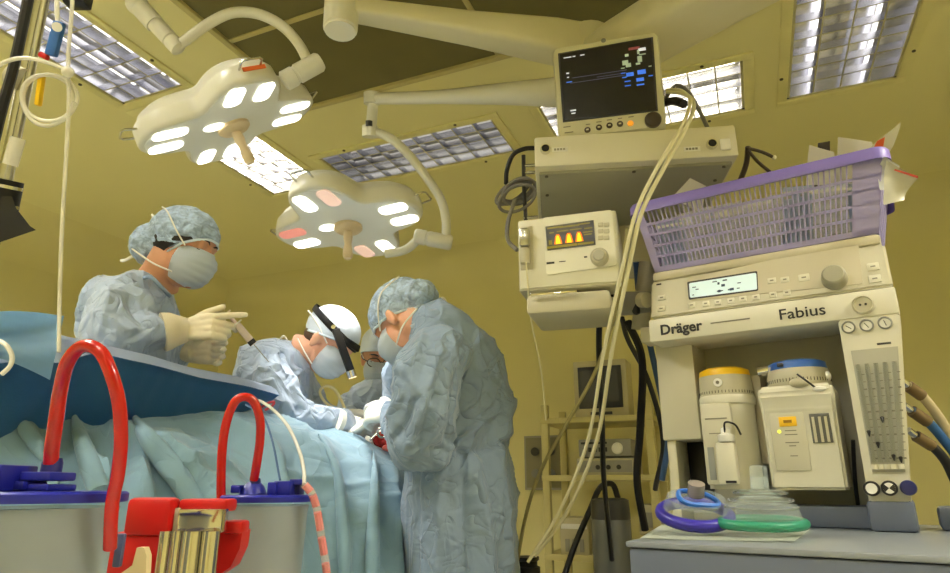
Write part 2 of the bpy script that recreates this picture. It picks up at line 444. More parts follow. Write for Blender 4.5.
def surgical_lamp(label, cx, cy, d, e1, e2, leds, scale=1.0):
    Rr = .21; flip = 1
    M = frame(P(cx, cy, d), e1, e2)      # z of the frame points down, out of the lit face
    o = thing('surgical_lamp', label, 'surgical lamp', M=M, group='surgical lamps')
    # local: face at z=0 looking along +z (down), body behind at -z
    def outline(k, z, n=96):
        out = []
        for i in range(n):
            t = 2*PI*i/n
            r = Rr*(1.18 + .26*math.cos(4*t) - .035*math.cos(8*t))*k
            out.append(V((r*math.cos(t), r*math.sin(t), z)))
        return out
    b = MB()
    b.loft([outline(.97, 0), outline(.995, -.006), outline(1.0, -.016), outline(.985, -.055), outline(.95, -.066), outline(.93, -.068), outline(.90, -.085), outline(.8, -.102), outline(.55, -.112), outline(.2, -.116)])
    b.build('body', M_lampbody, o, angle=50)
    MB().loft([outline(.945, 0.0), outline(.94, .002)]).build('lens_plate', M_lampface, o)
    i = 0
    for q in range(4):
        t = q*PI/2
        for sgn in (-1, 1):
            c = V((math.cos(t), math.sin(t), 0))*Rr*1.0; tn = V((-math.sin(t), math.cos(t), 0))
            p = c + tn*sgn*Rr*.225
            w = MB(); X = frame(p + V((0, 0, .0035)), V((math.cos(t), math.sin(t), 0)), tn)
            w.prism(rrect(Rr*.50, Rr*.25, Rr*.1), -.0025, .0025, X)
            k = leds[q*2 + (0 if sgn < 0 else 1)]
            w.build('led_window', {'1': M_led, '0': M_led_dim, 'r': M_led_red}[k], o)
    # centre: ring, sterile handle, small camera light
    MB().lathe([(Rr*.25, 0), (Rr*.25, .012), (Rr*.21, .02), (Rr*.12, .024)]).build('hub_ring', M_handle, o)
    MB().lathe([(.016, .02), (.017, .05), (.013, .075), (.017, .10), (.018, .125), (.012, .135)]).build('handle', M_handle, o)
    MB().ell((-Rr*.34, flip*Rr*.13, .004), (Rr*.16, Rr*.11, .006)).build('led_window', M_led, o)
    # wire grips on the rim
    for t in (0, 1.57, 3.14, 4.712):
        c = V((math.cos(t), math.sin(t), 0))*Rr*1.42; tn = V((-math.sin(t), math.cos(t), 0)); rd = c.normalized()
        MB().tube([c-rd*.012-tn*.032+V((0, 0, -.04)), c+rd*.022-tn*.032+V((0, 0, -.045)), c+rd*.030-tn*.024+V((0, 0, -.046)), c+rd*.030+tn*.024+V((0, 0, -.046)), c+rd*.022+tn*.032+V((0, 0, -.045)), c-rd*.012+tn*.032+V((0, 0, -.04))], .0035, 8).build('grip', M_steel, o)
    l = bpy.data.lights.new('lamp_beam', 'SPOT'); lo = bpy.data.objects.new('lamp_beam', l); COL.objects.link(lo)
    lo.parent = o; lo.matrix_local = Matrix.Translation((0, 0, .16)) @ Matrix.Rotation(PI, 4, 'X')
    l.spot_size = rad(64); l.spot_blend = .85; l.shadow_soft_size = .12; l.color = (1, .97, .9)
    return o, l, M, Rr
LAMP1, L1, LM1, R1 = surgical_lamp('large surgical lamp at upper left, under the pale curved yoke, all windows lit', 232.9, 125.8, 2.081, (.7250, .4579, .5145), (.5337, -.8457, .0005), '11111111')
LAMP2, L2, LM2, R2 = surgical_lamp('lower surgical lamp over the surgeons, some windows dim and reddish', 348.2, 226.1, 2.391, (.9385, -.3331, .0908), (-.3395, -.9383, .0663), '11' '01' 'r1' '01')
def joint(mb, a, b, r):
    a, b = V(a), V(b); d = (b-a); L = d.length
    mb.lathe([(r*.7, 0), (r, .006), (r, L*.3), (r*.88, L*.32), (r*.88, L*.36), (r, L*.38), (r, L*.94), (r*.8, L)], zframe(a, d), 20)
# lamp 1 yoke, joints, arm
def P1(x, y, d=2.02): return P(x, y, d)
y1 = MB(); y1.tube([P1(311, 70), P1(300, 46), P1(282, 26), P1(258, 14), P1(232, 13), P1(208, 24), P1(186, 40), P1(176, 46)], .0165, 14, 8)
y1.build('yoke', M_lampbody, LAMP1, True)
j = MB(); joint(j, P1(283, 82, 1.99), P1(321, 61, 2.02), .031); j.build('yoke_joint', M_lampbody, LAMP1, True)
j = MB(); joint(j, P1(180, 50), P1(152, 20), .026); j.cyl(P1(155, 24), P1(137, 4), .03); j.ell(P1(137, 4), (.034, .034, .034)); j.build('elbow', M_lampbody, LAMP1, True)
a = MB(); a.tube([P1(137, 4), P1(150, -22, 2.02), P1(230, -62, 1.98), P1(325, -66, 1.93)], [.024, .028, .034, .04], 14, 6); a.build('spring_arm', M_lampbody, LAMP1, True)
st = MB(); p = onplane(260, 74, LM1.translation - LM1.col[2].xyz*.05, V((0, 1, .2)))
# sticker on the near rim
c = V((math.cos(PI/2*(1 if LM1.col[1].y < 0 else 3)), math.sin(PI/2*(1 if LM1.col[1].y < 0 else 3)), 0))
st.box(c*R1*1.405 + V((.01, 0, -.035)), (.07, .003, .012)); st.build('sticker', M_orange, LAMP1)
# lamp 2
P2 = lambda x, y, d=2.3: P(x, y, d)
y2 = MB(); y2.tube([P2(446, 240), P2(446, 220), P2(441, 200), P2(427, 178), P2(408, 154), P2(390, 138), P2(371, 131)], .0165, 14, 8); y2.build('yoke', M_lampbody, LAMP2, True)
j = MB(); joint(j, P2(414, 236), P2(452, 243), .028); j.tube([P2(420, 238), P2(405, 250), P2(385, 254)], .016, 10, 4); j.build('yoke_joint', M_lampbody, LAMP2, True)
j = MB(); j.cyl(P2(370, 137), P2(370, 126), .028); j.cyl(P2(371, 128), P2(373, 104), .019); j.cyl(P2(372, 104), P2(372, 93), .03); j.build('elbow', M_lampbody, LAMP2, True)
MB().cyl(P2(369, 121, 2.27), P2(369, 126, 2.27), .012).build('lock_screw', M_dark, LAMP2, True)
a = MB()
for (x, y, d, w, h) in (): pass
pts = [(366, 99, 2.3, .020), (440, 97, 2.24, .024), (500, 94, 2.18, .036), (560, 92, 2.12, .05), (588, 90, 2.1, .055)]
a.tube([P(x, y, d) for x, y, d, r in pts], [r for *_, r in pts], 14, 6); a.build('spring_arm', M_lampbody, LAMP2, True)
MB().cyl(P(590, 96, 2.1), P(590, 58, 2.1), .065).build('arm_hub', M_lampbody, LAMP2, True)
L1.energy = 17; L2.energy = 24

# ceiling column and booms that carry the monitor shelf
M_boom = mat('boom_paint', (214, 208, 176), .4, var=.02)
CB = thing('ceiling_column', 'round white ceiling column with flat end cap carrying a long tapered arm', 'ceiling column', P(342, -20, 1.9))
top = P(341, 20, 1.9)
c = MB(); p0 = V((top.x, top.y, P(341, 33, 1.9).z)); p1 = V((top.x, top.y, CEIL))
c.lathe([(.044, 0), (.05, .004), (.052, .09), (.052, p1.z-p0.z-.03)], Matrix.Translation(p0)); c.build('column', M_white, CB, True)
MB().cyl(p0-V((0, 0, .004)), p0+V((0, 0, .002)), .046).build('end_cap', M_white, CB, True)
MB().lathe([(.13, 0), (.13, .02), (.055, .06)], Matrix.Translation(p1-V((0, 0, .06))) @ Matrix.Translation((0,0,.06)) @ Matrix.Rotation(PI, 4, 'X')).build('ceiling_flange', M_white, CB, True)
a = MB()
def sect(p, d, w, h, n=20):
    d = V(d).normalized(); u = V((0, 0, 1)); s_ = d.cross(u).normalized(); u = s_.cross(d)
    out = []
    for k in range(n):
        t = 2*PI*k/n; c_, s2 = math.cos(t), math.sin(t)
        e = .45
        out.append(p + s_*math.copysign(abs(c_)**e, c_)*w/2 + u*math.copysign(abs(s2)**e, s2)*h/2)
    return out
A_ = V((top.x, top.y, P(341, 5, 1.9).z)); B_ = P(588, 47, 2.1); dd = B_-A_
a.loft([sect(A_ + dd*t, dd, w, h) for t, w, h in ((0, .07, .05), (.1, .075, .055), (.5, .09, .085), (.85, .11, .13), (1., .11, .13))]); a.build('tapered_arm', M_boom, CB, True)
MB().cyl(B_+V((0, 0, -.07)), B_+V((0, 0, .045)), .075).build('arm_hub', M_boom, CB, True)
# large boom from the right
BM = thing('ceiling_boom', 'wide cream pendant boom crossing the ceiling behind the patient monitor', 'pendant boom', P(800, -60, 1.6))
A2 = P(600, 62, 2.06); B2 = P(850, -75, 1.55); B2 = V((B2.x, B2.y, A2.z+.02)); dd = B2-A2
a = MB(); a.loft([sect(A2 + dd*t, dd, w, .13) for t, w in ((-.06, .12), (0, .16), (.12, .19), (1., .21))]); a.build('boom_arm', M_boom, BM, True)
MB().lathe([(.12, 0), (.12, CEIL-B2.z)], Matrix.Translation(B2)).build('boom_column', M_boom, BM, True)
MB().lathe([(.07, -.15), (.07, 0)], Matrix.Translation(A2)).build('drop_tube', M_boom, BM, True)
# ---------------------------------------------------------------- people
M_skin = mat('skin_warm', (206, 150, 116), .5, var=.05, vs=20, sss=.08)
M_skin2 = mat('skin_fair', (228, 172, 142), .5, var=.05, vs=20, sss=.08)
M_hair = mat('hair_dark', (28, 22, 20), .5, var=.3, vs=60)
M_eye = mat('lash_dark', (30, 22, 20), .4)
M_gown = mat('gown_grey_blue', (140, 160, 184), .8, var=.03, vs=10, bump=.12, bs=260, sheen=.2, crease=(7, .045, .75))
M_gownl = mat('gown_pale', (172, 188, 210), .8, var=.03, vs=10, bump=.12, bs=260, sheen=.2, crease=(7, .045, .75))
M_glove = mat('latex_glove', (230, 218, 186), .5, var=.04, vs=30, sss=.05)
M_glovew = mat('white_glove', (240, 238, 228), .5, var=.03)
M_mask = mat('face_mask_white', (226, 236, 242), .75, var=.02, bump=.1, bs=300)
M_tie = mat('tie_white', (236, 234, 224), .7)
M_capb = cap_mat('bouffant_cap', (188, 210, 236), .58, 1.0, 40, .8)
M_capl = mat('surgical_cap', (214, 226, 240), .7, var=.03, bump=.2, bs=80)
M_band = mat('headband_black', (22, 22, 24), .4)

def head_parts(b, M, s=1., neck=None, ears=True):
    """skull, jaw, nose, ears; x right, y forward, z up"""
    S = M @ Matrix.Scale(s, 4)
    b.ell((0, -.012, .035), (.074, .094, .088), S)
    b.ell((0, .030, -.035), (.061, .064, .080), S)
    b.ell((0, .058, -.088), (.030, .030, .026), S)
    b.ell((0, .050, .045), (.062, .042, .036), S)
    for sx in (-1, 1):
        b.ell((sx*.040, .050, -.028), (.024, .030, .024), S)
        b.ell((sx*.030, .074, .012), (.017, .012, .010), S)
        b.ell((sx*.031, .078, .030), (.022, .012, .007), S)
        if not ears: continue
        E = S @ Matrix.Translation((sx*.076, -.012, -.012)) @ Matrix.Rotation(sx*.35, 4, 'Z') @ Matrix.Rotation(-.15, 4, 'X')
        b.ell((0, 0, 0), (.009, .019, .033), E)
        b.ell((sx*.003, -.006, .008), (.007, .016, .022), E)
    b.tube([S @ V(p) for p in ((0, .086, .022), (0, .095, -.002), (0, .102, -.022), (0, .095, -.034))], [.009*s, .011*s, .0155*s, .012*s], 10, 4)
    b.ell((0, .090, -.058), (.024, .012, .007), S); b.ell((0, .088, -.068), (.021, .012, .007), S)
    if neck: b.tube([S @ V((0, -.030, .0)), S @ V((0, -.034, -.055))] + [V(p) for p in neck], [.058*s, .056*s, .058*s, .068*s], 16, 5)
def face_marks(par, M, s, brow=True, eye_open=False):
    S = M @ Matrix.Scale(s, 4)
    for sx in (-1, 1):
        MB().tube([S @ V(p) for p in ((sx*.014, .0885, .006), (sx*.024, .0905, .002), (sx*.036, .086, .002), (sx*.046, .076, .005))], [.001*s, .0022*s, .0022*s, .001*s], 6, 4).build('eyelashes', M_eye, par, True)
        if brow: MB().tube([S @ V(p) for p in ((sx*.012, .091, .031), (sx*.026, .0925, .037), (sx*.042, .083, .036), (sx*.052, .070, .030))], [.002*s, .0036*s, .003*s, .001*s], 6, 4, flat=.6).build('eyebrow', M_hair, par, True)
def face_mask(par, M, s, ties, m=M_mask):
    S = M @ Matrix.Scale(s, 4); rows = []
    prof = [(.008, .102, .050), (-.004, .112, .058), (-.022, .124, .066), (-.040, .122, .070), (-.060, .116, .070), (-.078, .109, .068), (-.094, .097, .062), (-.106, .080, .054), (-.112, .062, .046)]
    pr = catmull([V(p) for p in prof], 4)
    for i, (z, y, x) in enumerate(pr):
        r_ = []
        for j in range(25):
            a = rad(-88 + 176*j/24)
            pl_ = .0016*math.sin(i*1.35)*max(0, math.cos(a))
            yy = .022 + (y-.022)*max(0, math.cos(a))**.8
            r_.append(S @ V((x*1.05*math.sin(a), yy+pl_, z + .012*(abs(j-12)/12)**2*(1 if z < -.05 else -.3) + .002*noise.noise(V((i*.4, j*.4, s*9))))))
        rows.append(r_)
    g = MB().grid(rows); g.solid(.002*s); o = g.build('face_mask', m, par, True, 80)
    for t in ties: MB().tube([S @ V(p) for p in t], .0026*s, 6, 6).build('mask_tie', M_tie, o, True)
    return o
def bouffant(par, M, s, blobs, plane, m, amp=.006, hair=True, name='bouffant_cap', vox=.007):
    S = M @ Matrix.Scale(s, 4); b = MB()
    for c, r in blobs: b.ell(c, r, None, 24, 16)
    me = remesh(b, vox, 6)
    displace(me, lambda p, n: n*(amp*(ridge(p*V((1, 1, 1)).length*0 + p*26)*.6 + noise.noise(p*55)*.35)))
    bm = bmesh.new(); bm.from_mesh(me)
    for co, no in plane:
        bmesh.ops.bisect_plane(bm, geom=bm.verts[:]+bm.edges[:]+bm.faces[:], plane_co=V(co), plane_no=V(no), clear_inner=True)
    edge = [e for e in bm.edges if e.is_boundary]
    segs = [(e.verts[0].co.copy(), e.verts[1].co.copy()) for e in edge]
    bm.to_mesh(me); bm.free(); me.transform(S)
    o = link(name, me, m, par, True, 80)
    # gathered elastic edge
    eb = MB()
    for a, c in segs:
        if (a-c).length > 1e-4: eb.tube([S @ a, S @ c], .0042*s, 6)
    eb.build('elastic_edge', M_tie if name == 'x' else m_edge(m), o, True)
    if hair:
        h = MB(); h.ell((0, -.008, .038), (.082, .104, .090), S, 28, 18)
        if len(blobs) > 1: h.ell(V(blobs[1][0])*.97, V(blobs[1][1])*.72, S)
        for co, no in plane:
            bmesh.ops.bisect_plane(h.bm, geom=h.bm.verts[:]+h.bm.edges[:]+h.bm.faces[:], plane_co=S @ (V(co)+V(no).normalized()*.004), plane_no=S.to_3x3() @ V(no), clear_inner=True)
        h.build('hair', M_hair, par, True, 80)
    return o
_edge = {}
def m_edge(m):
    if m.name not in _edge: _edge[m.name] = mat('cap_edge_'+m.name, (206, 222, 234), .8)
    return _edge[m.name]
def hand(par, wrist, fdir, back, thumb, curls, m, s=1., spread=.10, tcurl=.3, wl=.05, tdir=None, name='glove'):
    """wrist point, finger direction, back-of-hand direction, thumb side (+1/-1), bend of each finger"""
    M = frame(V(wrist), V(fdir).cross(V(back)), z=V(back)); S = M @ Matrix.Scale(s, 4)
    # local: y along fingers, z out of the back, x = thumb side * sign
    b = MB()
    def add(pts, r): b.tube([S @ V(p) for p in pts], [q*s for q in r], 12, 4)
    add([(0, -wl, 0), (0, -.005, 0), (0, .02, 0)], [.029, .027, .028])
    for k in range(4):
        x = thumb*(.030 - .0195*k)
        add([(x*.55, .0, 0), (x*.85, .045, .003), (x, .088, .002)], [.016, .0155, .0125])
        ang = 0.; p = V((x, .086, .001)); pts = [p.copy()]; L = [.040, .026, .022]; f = [1., 1.1, 1.02, .80][k]
        az = thumb*(spread*(1.5-k))*.5
        for j in range(3):
            ang += curls[k]*[1., 1.15, .7][j]
            p = p + V((math.sin(az)*math.cos(ang), math.cos(az)*math.cos(ang), -math.sin(ang)))*L[j]*f; pts.append(p.copy())
        add(pts, [.0112, .0098, .0090, .0075])
        b.ell(pts[-1], (.0075, .0075, .0075), S, 10, 8)
    t0 = V((thumb*.020, .018, -.006)); t1 = V((thumb*.046, .048, -.016))
    td = V(tdir) if tdir else V((thumb*.55, .75, -.3))
    td.normalize(); t2 = t1 + td*.034; td2 = (td + V((-thumb*tcurl, .2, 0))).normalized(); t3 = t2 + td2*.027
    add([t0, t1, t2, t3], [.0165, .0145, .0112, .0088]); b.ell(t3, (.0088,)*3, S, 10, 8)
    for k in range(3): b.ell((thumb*(.020-.02*k), .05, -.002), (.017, .042, .0135), S)
    me = remesh(b, .0034*s, 4, .5)
    displace(me, lambda p, n: n*(.0009*noise.noise(p*70)+.0008*ridge(p*38)))
    return link(name, me, m, par, True, 80)
def torso_rings(b, rings, d, n=28, ext=True):
    out = []
    for r in rings:
        y, xl, xr, hd = r[:4]; dd = r[4] if len(r) > 4 else d
        c = P((xl+xr)/2, y, dd); hw = (xr-xl)/2*dd/FPX
        out.append([V((c.x + hw*math.cos(2*PI*k/n), c.y + hd*math.sin(2*PI*k/n), c.z)) for k in range(n)])
    # down to the shins
    last = rings[-1]; y, xl, xr, hd = last[:4]; c = P((xl+xr)/2, y, last[4] if len(last) > 4 else d); hw = (xr-xl)/2*d/FPX
    for z, k in ((max(c.z-.25, .6), 1.03), (.28, 1.08)):
        if ext and z < c.z-.02: out.append([V((c.x + hw*k*math.cos(2*PI*i/n), c.y + hd*k*math.sin(2*PI*i/n), z)) for i in range(n)])
    b.loft(out)
def gown_wrinkles(me, seed, amp=.012, table=()):
    o = V((seed*3.1, seed*1.7, seed))
    def f(p, n):
        w = V((noise.noise(p*4+o), noise.noise(p*4+o*2), noise.noise(p*4-o)))*.06
        q = p + w
        a = abs(noise.noise(V((q.x*6.5, q.y*6.5, q.z*3.0)) + o))
        c = abs(noise.noise(V((q.x*8 + q.z*6, q.y*8, q.z*8 - q.x*5)) + o*2))
        l = noise.noise(V((p.x*3, p.y*3, p.z*1.6)) + o)
        h = amp*(1.2*l + 1.6 - 2.3*math.sqrt(a + .004) - 1.1*math.sqrt(c + .004))
        h = max(-.014, h)
        if table and n.y < .3: h += folds(*proj(p), table)
        return n*h
    displace(me, f)
def shoes(par, x, y, m, z=0.):
    for s_ in (-1, 1): MB().ell((x+s_*.09, y, .05+z), (.05, .13, .05)).build('clog', m, par, True)
def person(label, base, z=0.):
    return thing('person', label, 'person', V((base.x, base.y, z)), group='surgical team')
def make(label, d, rings, arms, Mh, hs, neck, skin, gown, seed, fold=.012, ears=True, table=()):
    c = P((rings[-1][1]+rings[-1][2])/2, rings[-1][0], d)
    o = person(label, c)
    b = MB(); head_parts(b, Mh, hs, neck, ears)
    # trunk, arms and legs of the body under the gown
    tr = []
    for r in rings:
        y, xl, xr, hd = r[:4]; w = (xr-xl)*.25; tr.append((y+5, xl+w, xr-w, hd*.5) + tuple(r[4:]))
    torso_rings(b, tr, d, 28, False)
    for pts, rr in arms: b.tube([P(*p) for p in pts], [rr[0]*.25]+[q*.4 for q in rr[1:]], 14, 5)
    zl = P(0, rings[-1][0], d).z + .06
    for s_ in (-1, 1): b.tube([V((c.x+s_*.05, c.y, max(.8, zl))), V((c.x+s_*.09, c.y, .72)), V((c.x+s_*.09, c.y+.01, .45)), V((c.x+s_*.09, c.y, .09))], [.075, .08, .058, .04], 12, 4); b.ell((c.x+s_*.09, c.y, .05), (.045, .11, .045))
    me = remesh(b, .0062, 3); link('body', me, skin, o, True, 80)
    g = MB(); torso_rings(g, rings, d)
    for pts, rr in arms: g.tube([P(*p) for p in pts], rr, 18, 6)
    me = remesh(g, .012, 8, .6); me = modded(me, [('SUBSURF', dict(levels=1, render_levels=1))]); gown_wrinkles(me, seed, fold, table)
    link('surgical_gown', me, gown, o, True, 80)
    return o

# --- surgeon on the right, seen from his left side, bent over the table
d = 1.86
F = V((-.60, .46, -.64)); Mh = frame(P(404, 323, d), F.cross(V((0, 0, 1))), y=F)
RS = make('surgeon at right in grey-blue gown and bouffant cap, back bent over the table', d,
    [(308, 424, 450, .05), (314, 416, 462, .10), (325, 408, 480, .15), (345, 405, 496, .155), (372, 407, 508, .145), (402, 410, 516, .14), (432, 413, 517, .14), (446, 410, 509, .15), (466, 408, 513, .18), (510, 404, 518, .19), (573, 401, 521, .20)],
    [([(444, 343, d-.13), (428, 372, d-.20), (423, 412, d-.22), (419, 438, d-.17), (407, 427, d-.04), (393, 413, d+.10)], [.070, .086, .086, .082, .066, .046]),
     ([(425, 343, d+.15), (405, 380, d+.24), (398, 415, d+.28), (386, 420, d+.30)], [.08, .08, .07, .045])],
    Mh, .93, [P(436, 322, d+.01)], M_skin2, M_gown, 1, .012, True, [([(510, 402), (476, 428), (436, 458)], .016, 5, 16), ([(462, 345), (454, 385), (448, 440)], -.016, 8, 7), ([(440, 352), (428, 392), (412, 440)], .012, 12, 5),
     ([(424, 338), (408, 372)], .010, 10, 5), ([(416, 400), (398, 436)], -.012, 5, 9), ([(432, 398), (418, 446)], -.012, 5, 9), ([(404, 392), (390, 416)], .010, 8, 4), ([(444, 470), (438, 580)], .018, 16, 7), ([(478, 462), (492, 580)], .016, 16, 7), ([(420, 470), (416, 580)], -.014, 10, 7),
     ([(462, 452), (466, 580)], -.014, 10, 6), ([(500, 448), (508, 560)], .014, 12, 6), ([(486, 330), (500, 380)], .010, 12, 6), ([(515, 440), (470, 452), (430, 448)], -.012, 5, 7)])
bouffant(RS, Mh, .93, [((0, -.012, .050), (.089, .110, .092)), ((0, -.098, .016), (.066, .054, .050))], [((0, .095, .036), (0, -.36, 1))], M_capb, .006)
face_mask(RS, Mh, .93, [[(-.064, .05, .0), (-.092, .0, .035), (-.09, -.045, .07), (-.05, -.105, .09)], [(-.068, .03, -.09), (-.075, -.03, -.07), (-.05, -.09, -.05)], [(.064, .05, .0), (.092, .0, .035), (.09, -.045, .07), (.05, -.105, .09)]])
face_marks(RS, Mh, .93)
MB().tube([P(437, 310, d-.02), P(441, 298, d-.02), P(446, 302, d-.02), P(441, 311, d-.02)], .004, 6, 4).build('gown_tie', M_tie, RS, True)
MB().tube([P(438, 306, d-.03), P(436, 312, d-.07), P(426, 320, d-.10), P(412, 328, d-.10)], .011, 8, 5, flat=.5).build('collar', M_gownl, RS, True)
hand(RS, P(391, 411, d+.12), P(376, 424, d+.22)-P(391, 411, d+.12), V((-.5, -.75, .45)), 1, [.30, .45, .55, .6], M_glovew, .95)
hand(RS, P(386, 418, d+.31), P(374, 430, d+.30)-P(386, 418, d+.31), V((-.3, .3, .9)), -1, [.35, .4, .5, .5], M_glovew, .95)

# --- surgeon with the headlight, left of the table
d = 2.32
F = V((.80, -.10, -.60)); Mh = frame(P(328, 343, d), F.cross(V((0, 0, 1))), y=F)
LS = make('surgeon wearing a black headlight and pale blue cap, leaning in from the left', d,
    [(338, 266, 290, .05), (344, 255, 298, .11), (356, 243, 306, .17), (378, 236, 310, .20), (410, 232, 314, .19), (450, 232, 316, .18)],
    [([(263, 362, d-.17), (272, 392, d-.22), (287, 418, d-.24), (310, 424, d-.20), (338, 424, d-.12), (352, 424, d-.08)], [.085, .085, .078, .066, .054, .045]),
     ([(285, 358, d+.15), (302, 395, d+.2), (325, 415, d+.22), (352, 418, d+.16)], [.08, .075, .065, .048])],
    Mh, .98, [P(296, 352, d)], M_skin2, M_gownl, 2, .012, True, [([(262, 350), (256, 400), (262, 430)], .014, 10, 5), ([(284, 352), (290, 385), (300, 410)], -.016, 8, 6), ([(272, 380), (292, 412)], .012, 8, 4), ([(300, 352), (312, 400)], .01, 8, 4)])
bouffant(LS, Mh, .98, [((0, -.012, .048), (.088, .108, .092))], [((0, .09, .042), (0, -.30, 1))], M_capl, .003, name='surgical_cap')
face_mask(LS, Mh, .98, [[(.074, .03, .0), (.086, -.03, .03), (.09, -.09, .05), (.04, -.125, .05)], [(.068, .03, -.09), (.078, -.02, -.07), (.06, -.08, -.05)], [(-.074, .03, .0), (-.086, -.03, .03), (-.09, -.09, .05), (-.04, -.125, .05)]])
face_marks(LS, Mh, .98)
S = Mh @ Matrix.Scale(.98, 4)
h = MB(); h.ell((0, -.040, -.004), (.068, .060, .046), S); h.build('hair', mat('hair_brown', (88, 66, 50), .6, var=.3, vs=60), LS, True)
hb = MB(); ring_o = []
for k in range(48):
    t = 2*PI*k/48; ring_o.append((.094*math.sin(t), -.012+.116*math.cos(t), .060-.018*math.cos(t)))
rows = [[S @ V((x, y, z-.013)) for x, y, z in ring_o+ring_o[:1]], [S @ V((x*1.02, -.012+(y+.012)*1.02, z)) for x, y, z in ring_o+ring_o[:1]], [S @ V((x, y, z+.013)) for x, y, z in ring_o+ring_o[:1]]]
hb.grid(rows); hb.solid(.003); HL = hb.build('headlight_band', M_band, LS, True)
MB().rbox(S @ V((.092, .030, .058)), S @ V((.058, .165, -.030)), .022, .026, (0, 0, 1), .004).build('light_arm', M_band, HL, True)
MB().rbox(S @ V((.092, .052, .045)), S @ V((0, .112, .05)), .012, .026, (0, 0, 1), .004).build('front_strap', M_band, HL, True)
MB().cyl(S @ V((.060, .158, -.026)), S @ V((.054, .178, -.040)), .016, 18).build('lamp_rim', M_chrome, HL, True)
MB().cyl(S @ V((.0545, .176, -.0385)), S @ V((.0535, .180, -.0415)), .0135, 18).build('lamp_lens', mat('headlamp_lens', (255, 230, 190), .2, emit=(255, 225, 180), es=1.2), HL, True)
MB().cyl(S @ V((.093, .02, .06)), S @ V((.101, .021, .06)), .008, 12).build('band_knob', M_chrome, HL, True)
hand(LS, P(355, 424, d-.07), P(374, 428, d-.10)-P(355, 424, d-.07), V((.1, -.5, .85)), -1, [.25, .35, .45, .5], M_glovew, 1.)
hand(LS, P(356, 416, d+.15), P(372, 424, d+.12)-P(356, 416, d+.15), V((.1, .2, .95)), 1, [.3, .35, .4, .5], M_glovew, 1.)
MB().tube([P(332, 423, d-.17), P(336, 425, d-.16)], .056, 16).build('cuff', M_glovew, LS, True)
MB().tube([P(277, 344, d-.06), P(283, 336, d-.06), P(287, 340, d-.06)], .004, 6, 4).build('gown_tie', M_tie, LS, True)

# --- surgeon facing the camera behind the table
d = 2.78
F = V((.16, -.86, -.42)); Mh = frame(P(381, 358, d), F.cross(V((0, 0, 1))), y=F)
MS = make('surgeon facing us in spectacles, half hidden behind the right-hand surgeon', d,
    [(374, 378, 398, .05), (380, 366, 408, .09), (390, 352, 424, .13), (408, 345, 432, .14), (440, 344, 434, .13)],
    [([(358, 397, d-.03), (349, 425, d-.08), (355, 445, d-.2), (374, 436, d-.38)], [.075, .072, .062, .045]),
     ([(420, 397, d-.03), (428, 425, d-.08), (418, 442, d-.2), (400, 438, d-.38)], [.075, .072, .062, .045])],
    Mh, 1.0, [P(388, 380, d+.03)], M_skin, M_gownl, 3, .010)
bouffant(MS, Mh, 1.0, [((0, -.012, .048), (.090, .110, .094))], [((0, .09, .056), (0, -.36, 1))], M_capl, .003, name='surgical_cap')
face_mask(MS, Mh, 1.0, [[(.074, .03, .0), (.088, -.03, .02), (.08, -.08, .03)], [(-.074, .03, .0), (-.088, -.03, .02), (-.08, -.08, .03)]])
face_marks(MS, Mh, 1.0)
S = Mh.copy(); g = MB()
for sx in (-1, 1):
    g.tube([S @ V((sx*.033+.026*math.cos(t), .102-.006*abs(math.cos(t)), .006+.019*math.sin(t))) for t in [2*PI*k/14 for k in range(14)]], .0022, 6, 2, True)
    g.tube([S @ V((sx*.060, .095, .010)), S @ V((sx*.080, .06, .012)), S @ V((sx*.084, -.01, .008))], .0022, 6, 3)
g.tube([S @ V((-.007, .102, .008)), S @ V((0, .106, .011)), S @ V((.007, .102, .008))], .002, 6, 3)
g.build('spectacles', M_band, MS, True)
hand(MS, P(376, 434, d-.42), V((.1, -.7, -.5)), V((0, -.5, .8)), -1, [.35, .4, .45, .5], M_glovew, 1.)
hand(MS, P(399, 436, d-.42), V((-.3, -.7, -.4)), V((0, -.5, .8)), 1, [.35, .4, .45, .5], M_glovew, 1.)

# --- nurse at the left
d = 1.92
F = V((.95, -.10, -.24)); Mh = frame(P(182, 250, d), F.cross(V((0, 0, 1))), y=F)
NU = make('nurse at left in bouffant cap and mask, passing a syringe', d,
    [(276, 130, 158, .05), (284, 122, 164, .10), (294, 106, 168, .15), (312, 93, 172, .18), (345, 90, 170, .18), (400, 92, 168, .17)],
    [([(124, 305, d-.15), (117, 326, d-.21), (122, 339, d-.23), (144, 335, d-.22), (166, 331, d-.19), (178, 330, d-.17)], [.078, .074, .066, .056, .046, .042]),
     ([(135, 300, d+.14), (130, 340, d+.2), (150, 355, d+.2), (185, 352, d+.14)], [.075, .07, .058, .042])],
    Mh, .97, [P(156, 285, d)], M_skin, M_gownl, 4, .014, False, [([(112, 296), (104, 330)], .014, 10, 5), ([(128, 300), (142, 322)], -.014, 8, 6), ([(96, 312), (130, 330)], .010, 8, 4), ([(150, 300), (158, 325)], .010, 8, 4), ([(120, 345), (150, 325)], -.010, 6, 6)])
bouffant(NU, Mh, .97, [((0, -.012, .050), (.088, .108, .088)), ((0, -.105, -.004), (.068, .058, .066))], [((0, .092, .042), (0, -.68, 1))], M_capb, .007)
face_mask(NU, Mh, .97, [[(.066, .05, .0), (.088, .015, .04), (.088, -.03, .085), (.060, -.075, .105)], [(.064, .04, -.085), (.072, -.02, -.075), (.07, -.09, -.052), (.03, -.155, -.03)], [(-.066, .05, .0), (-.088, .015, .04), (-.088, -.03, .085), (-.060, -.075, .105)]])
face_marks(NU, Mh, .97)
S = Mh @ Matrix.Scale(.97, 4)
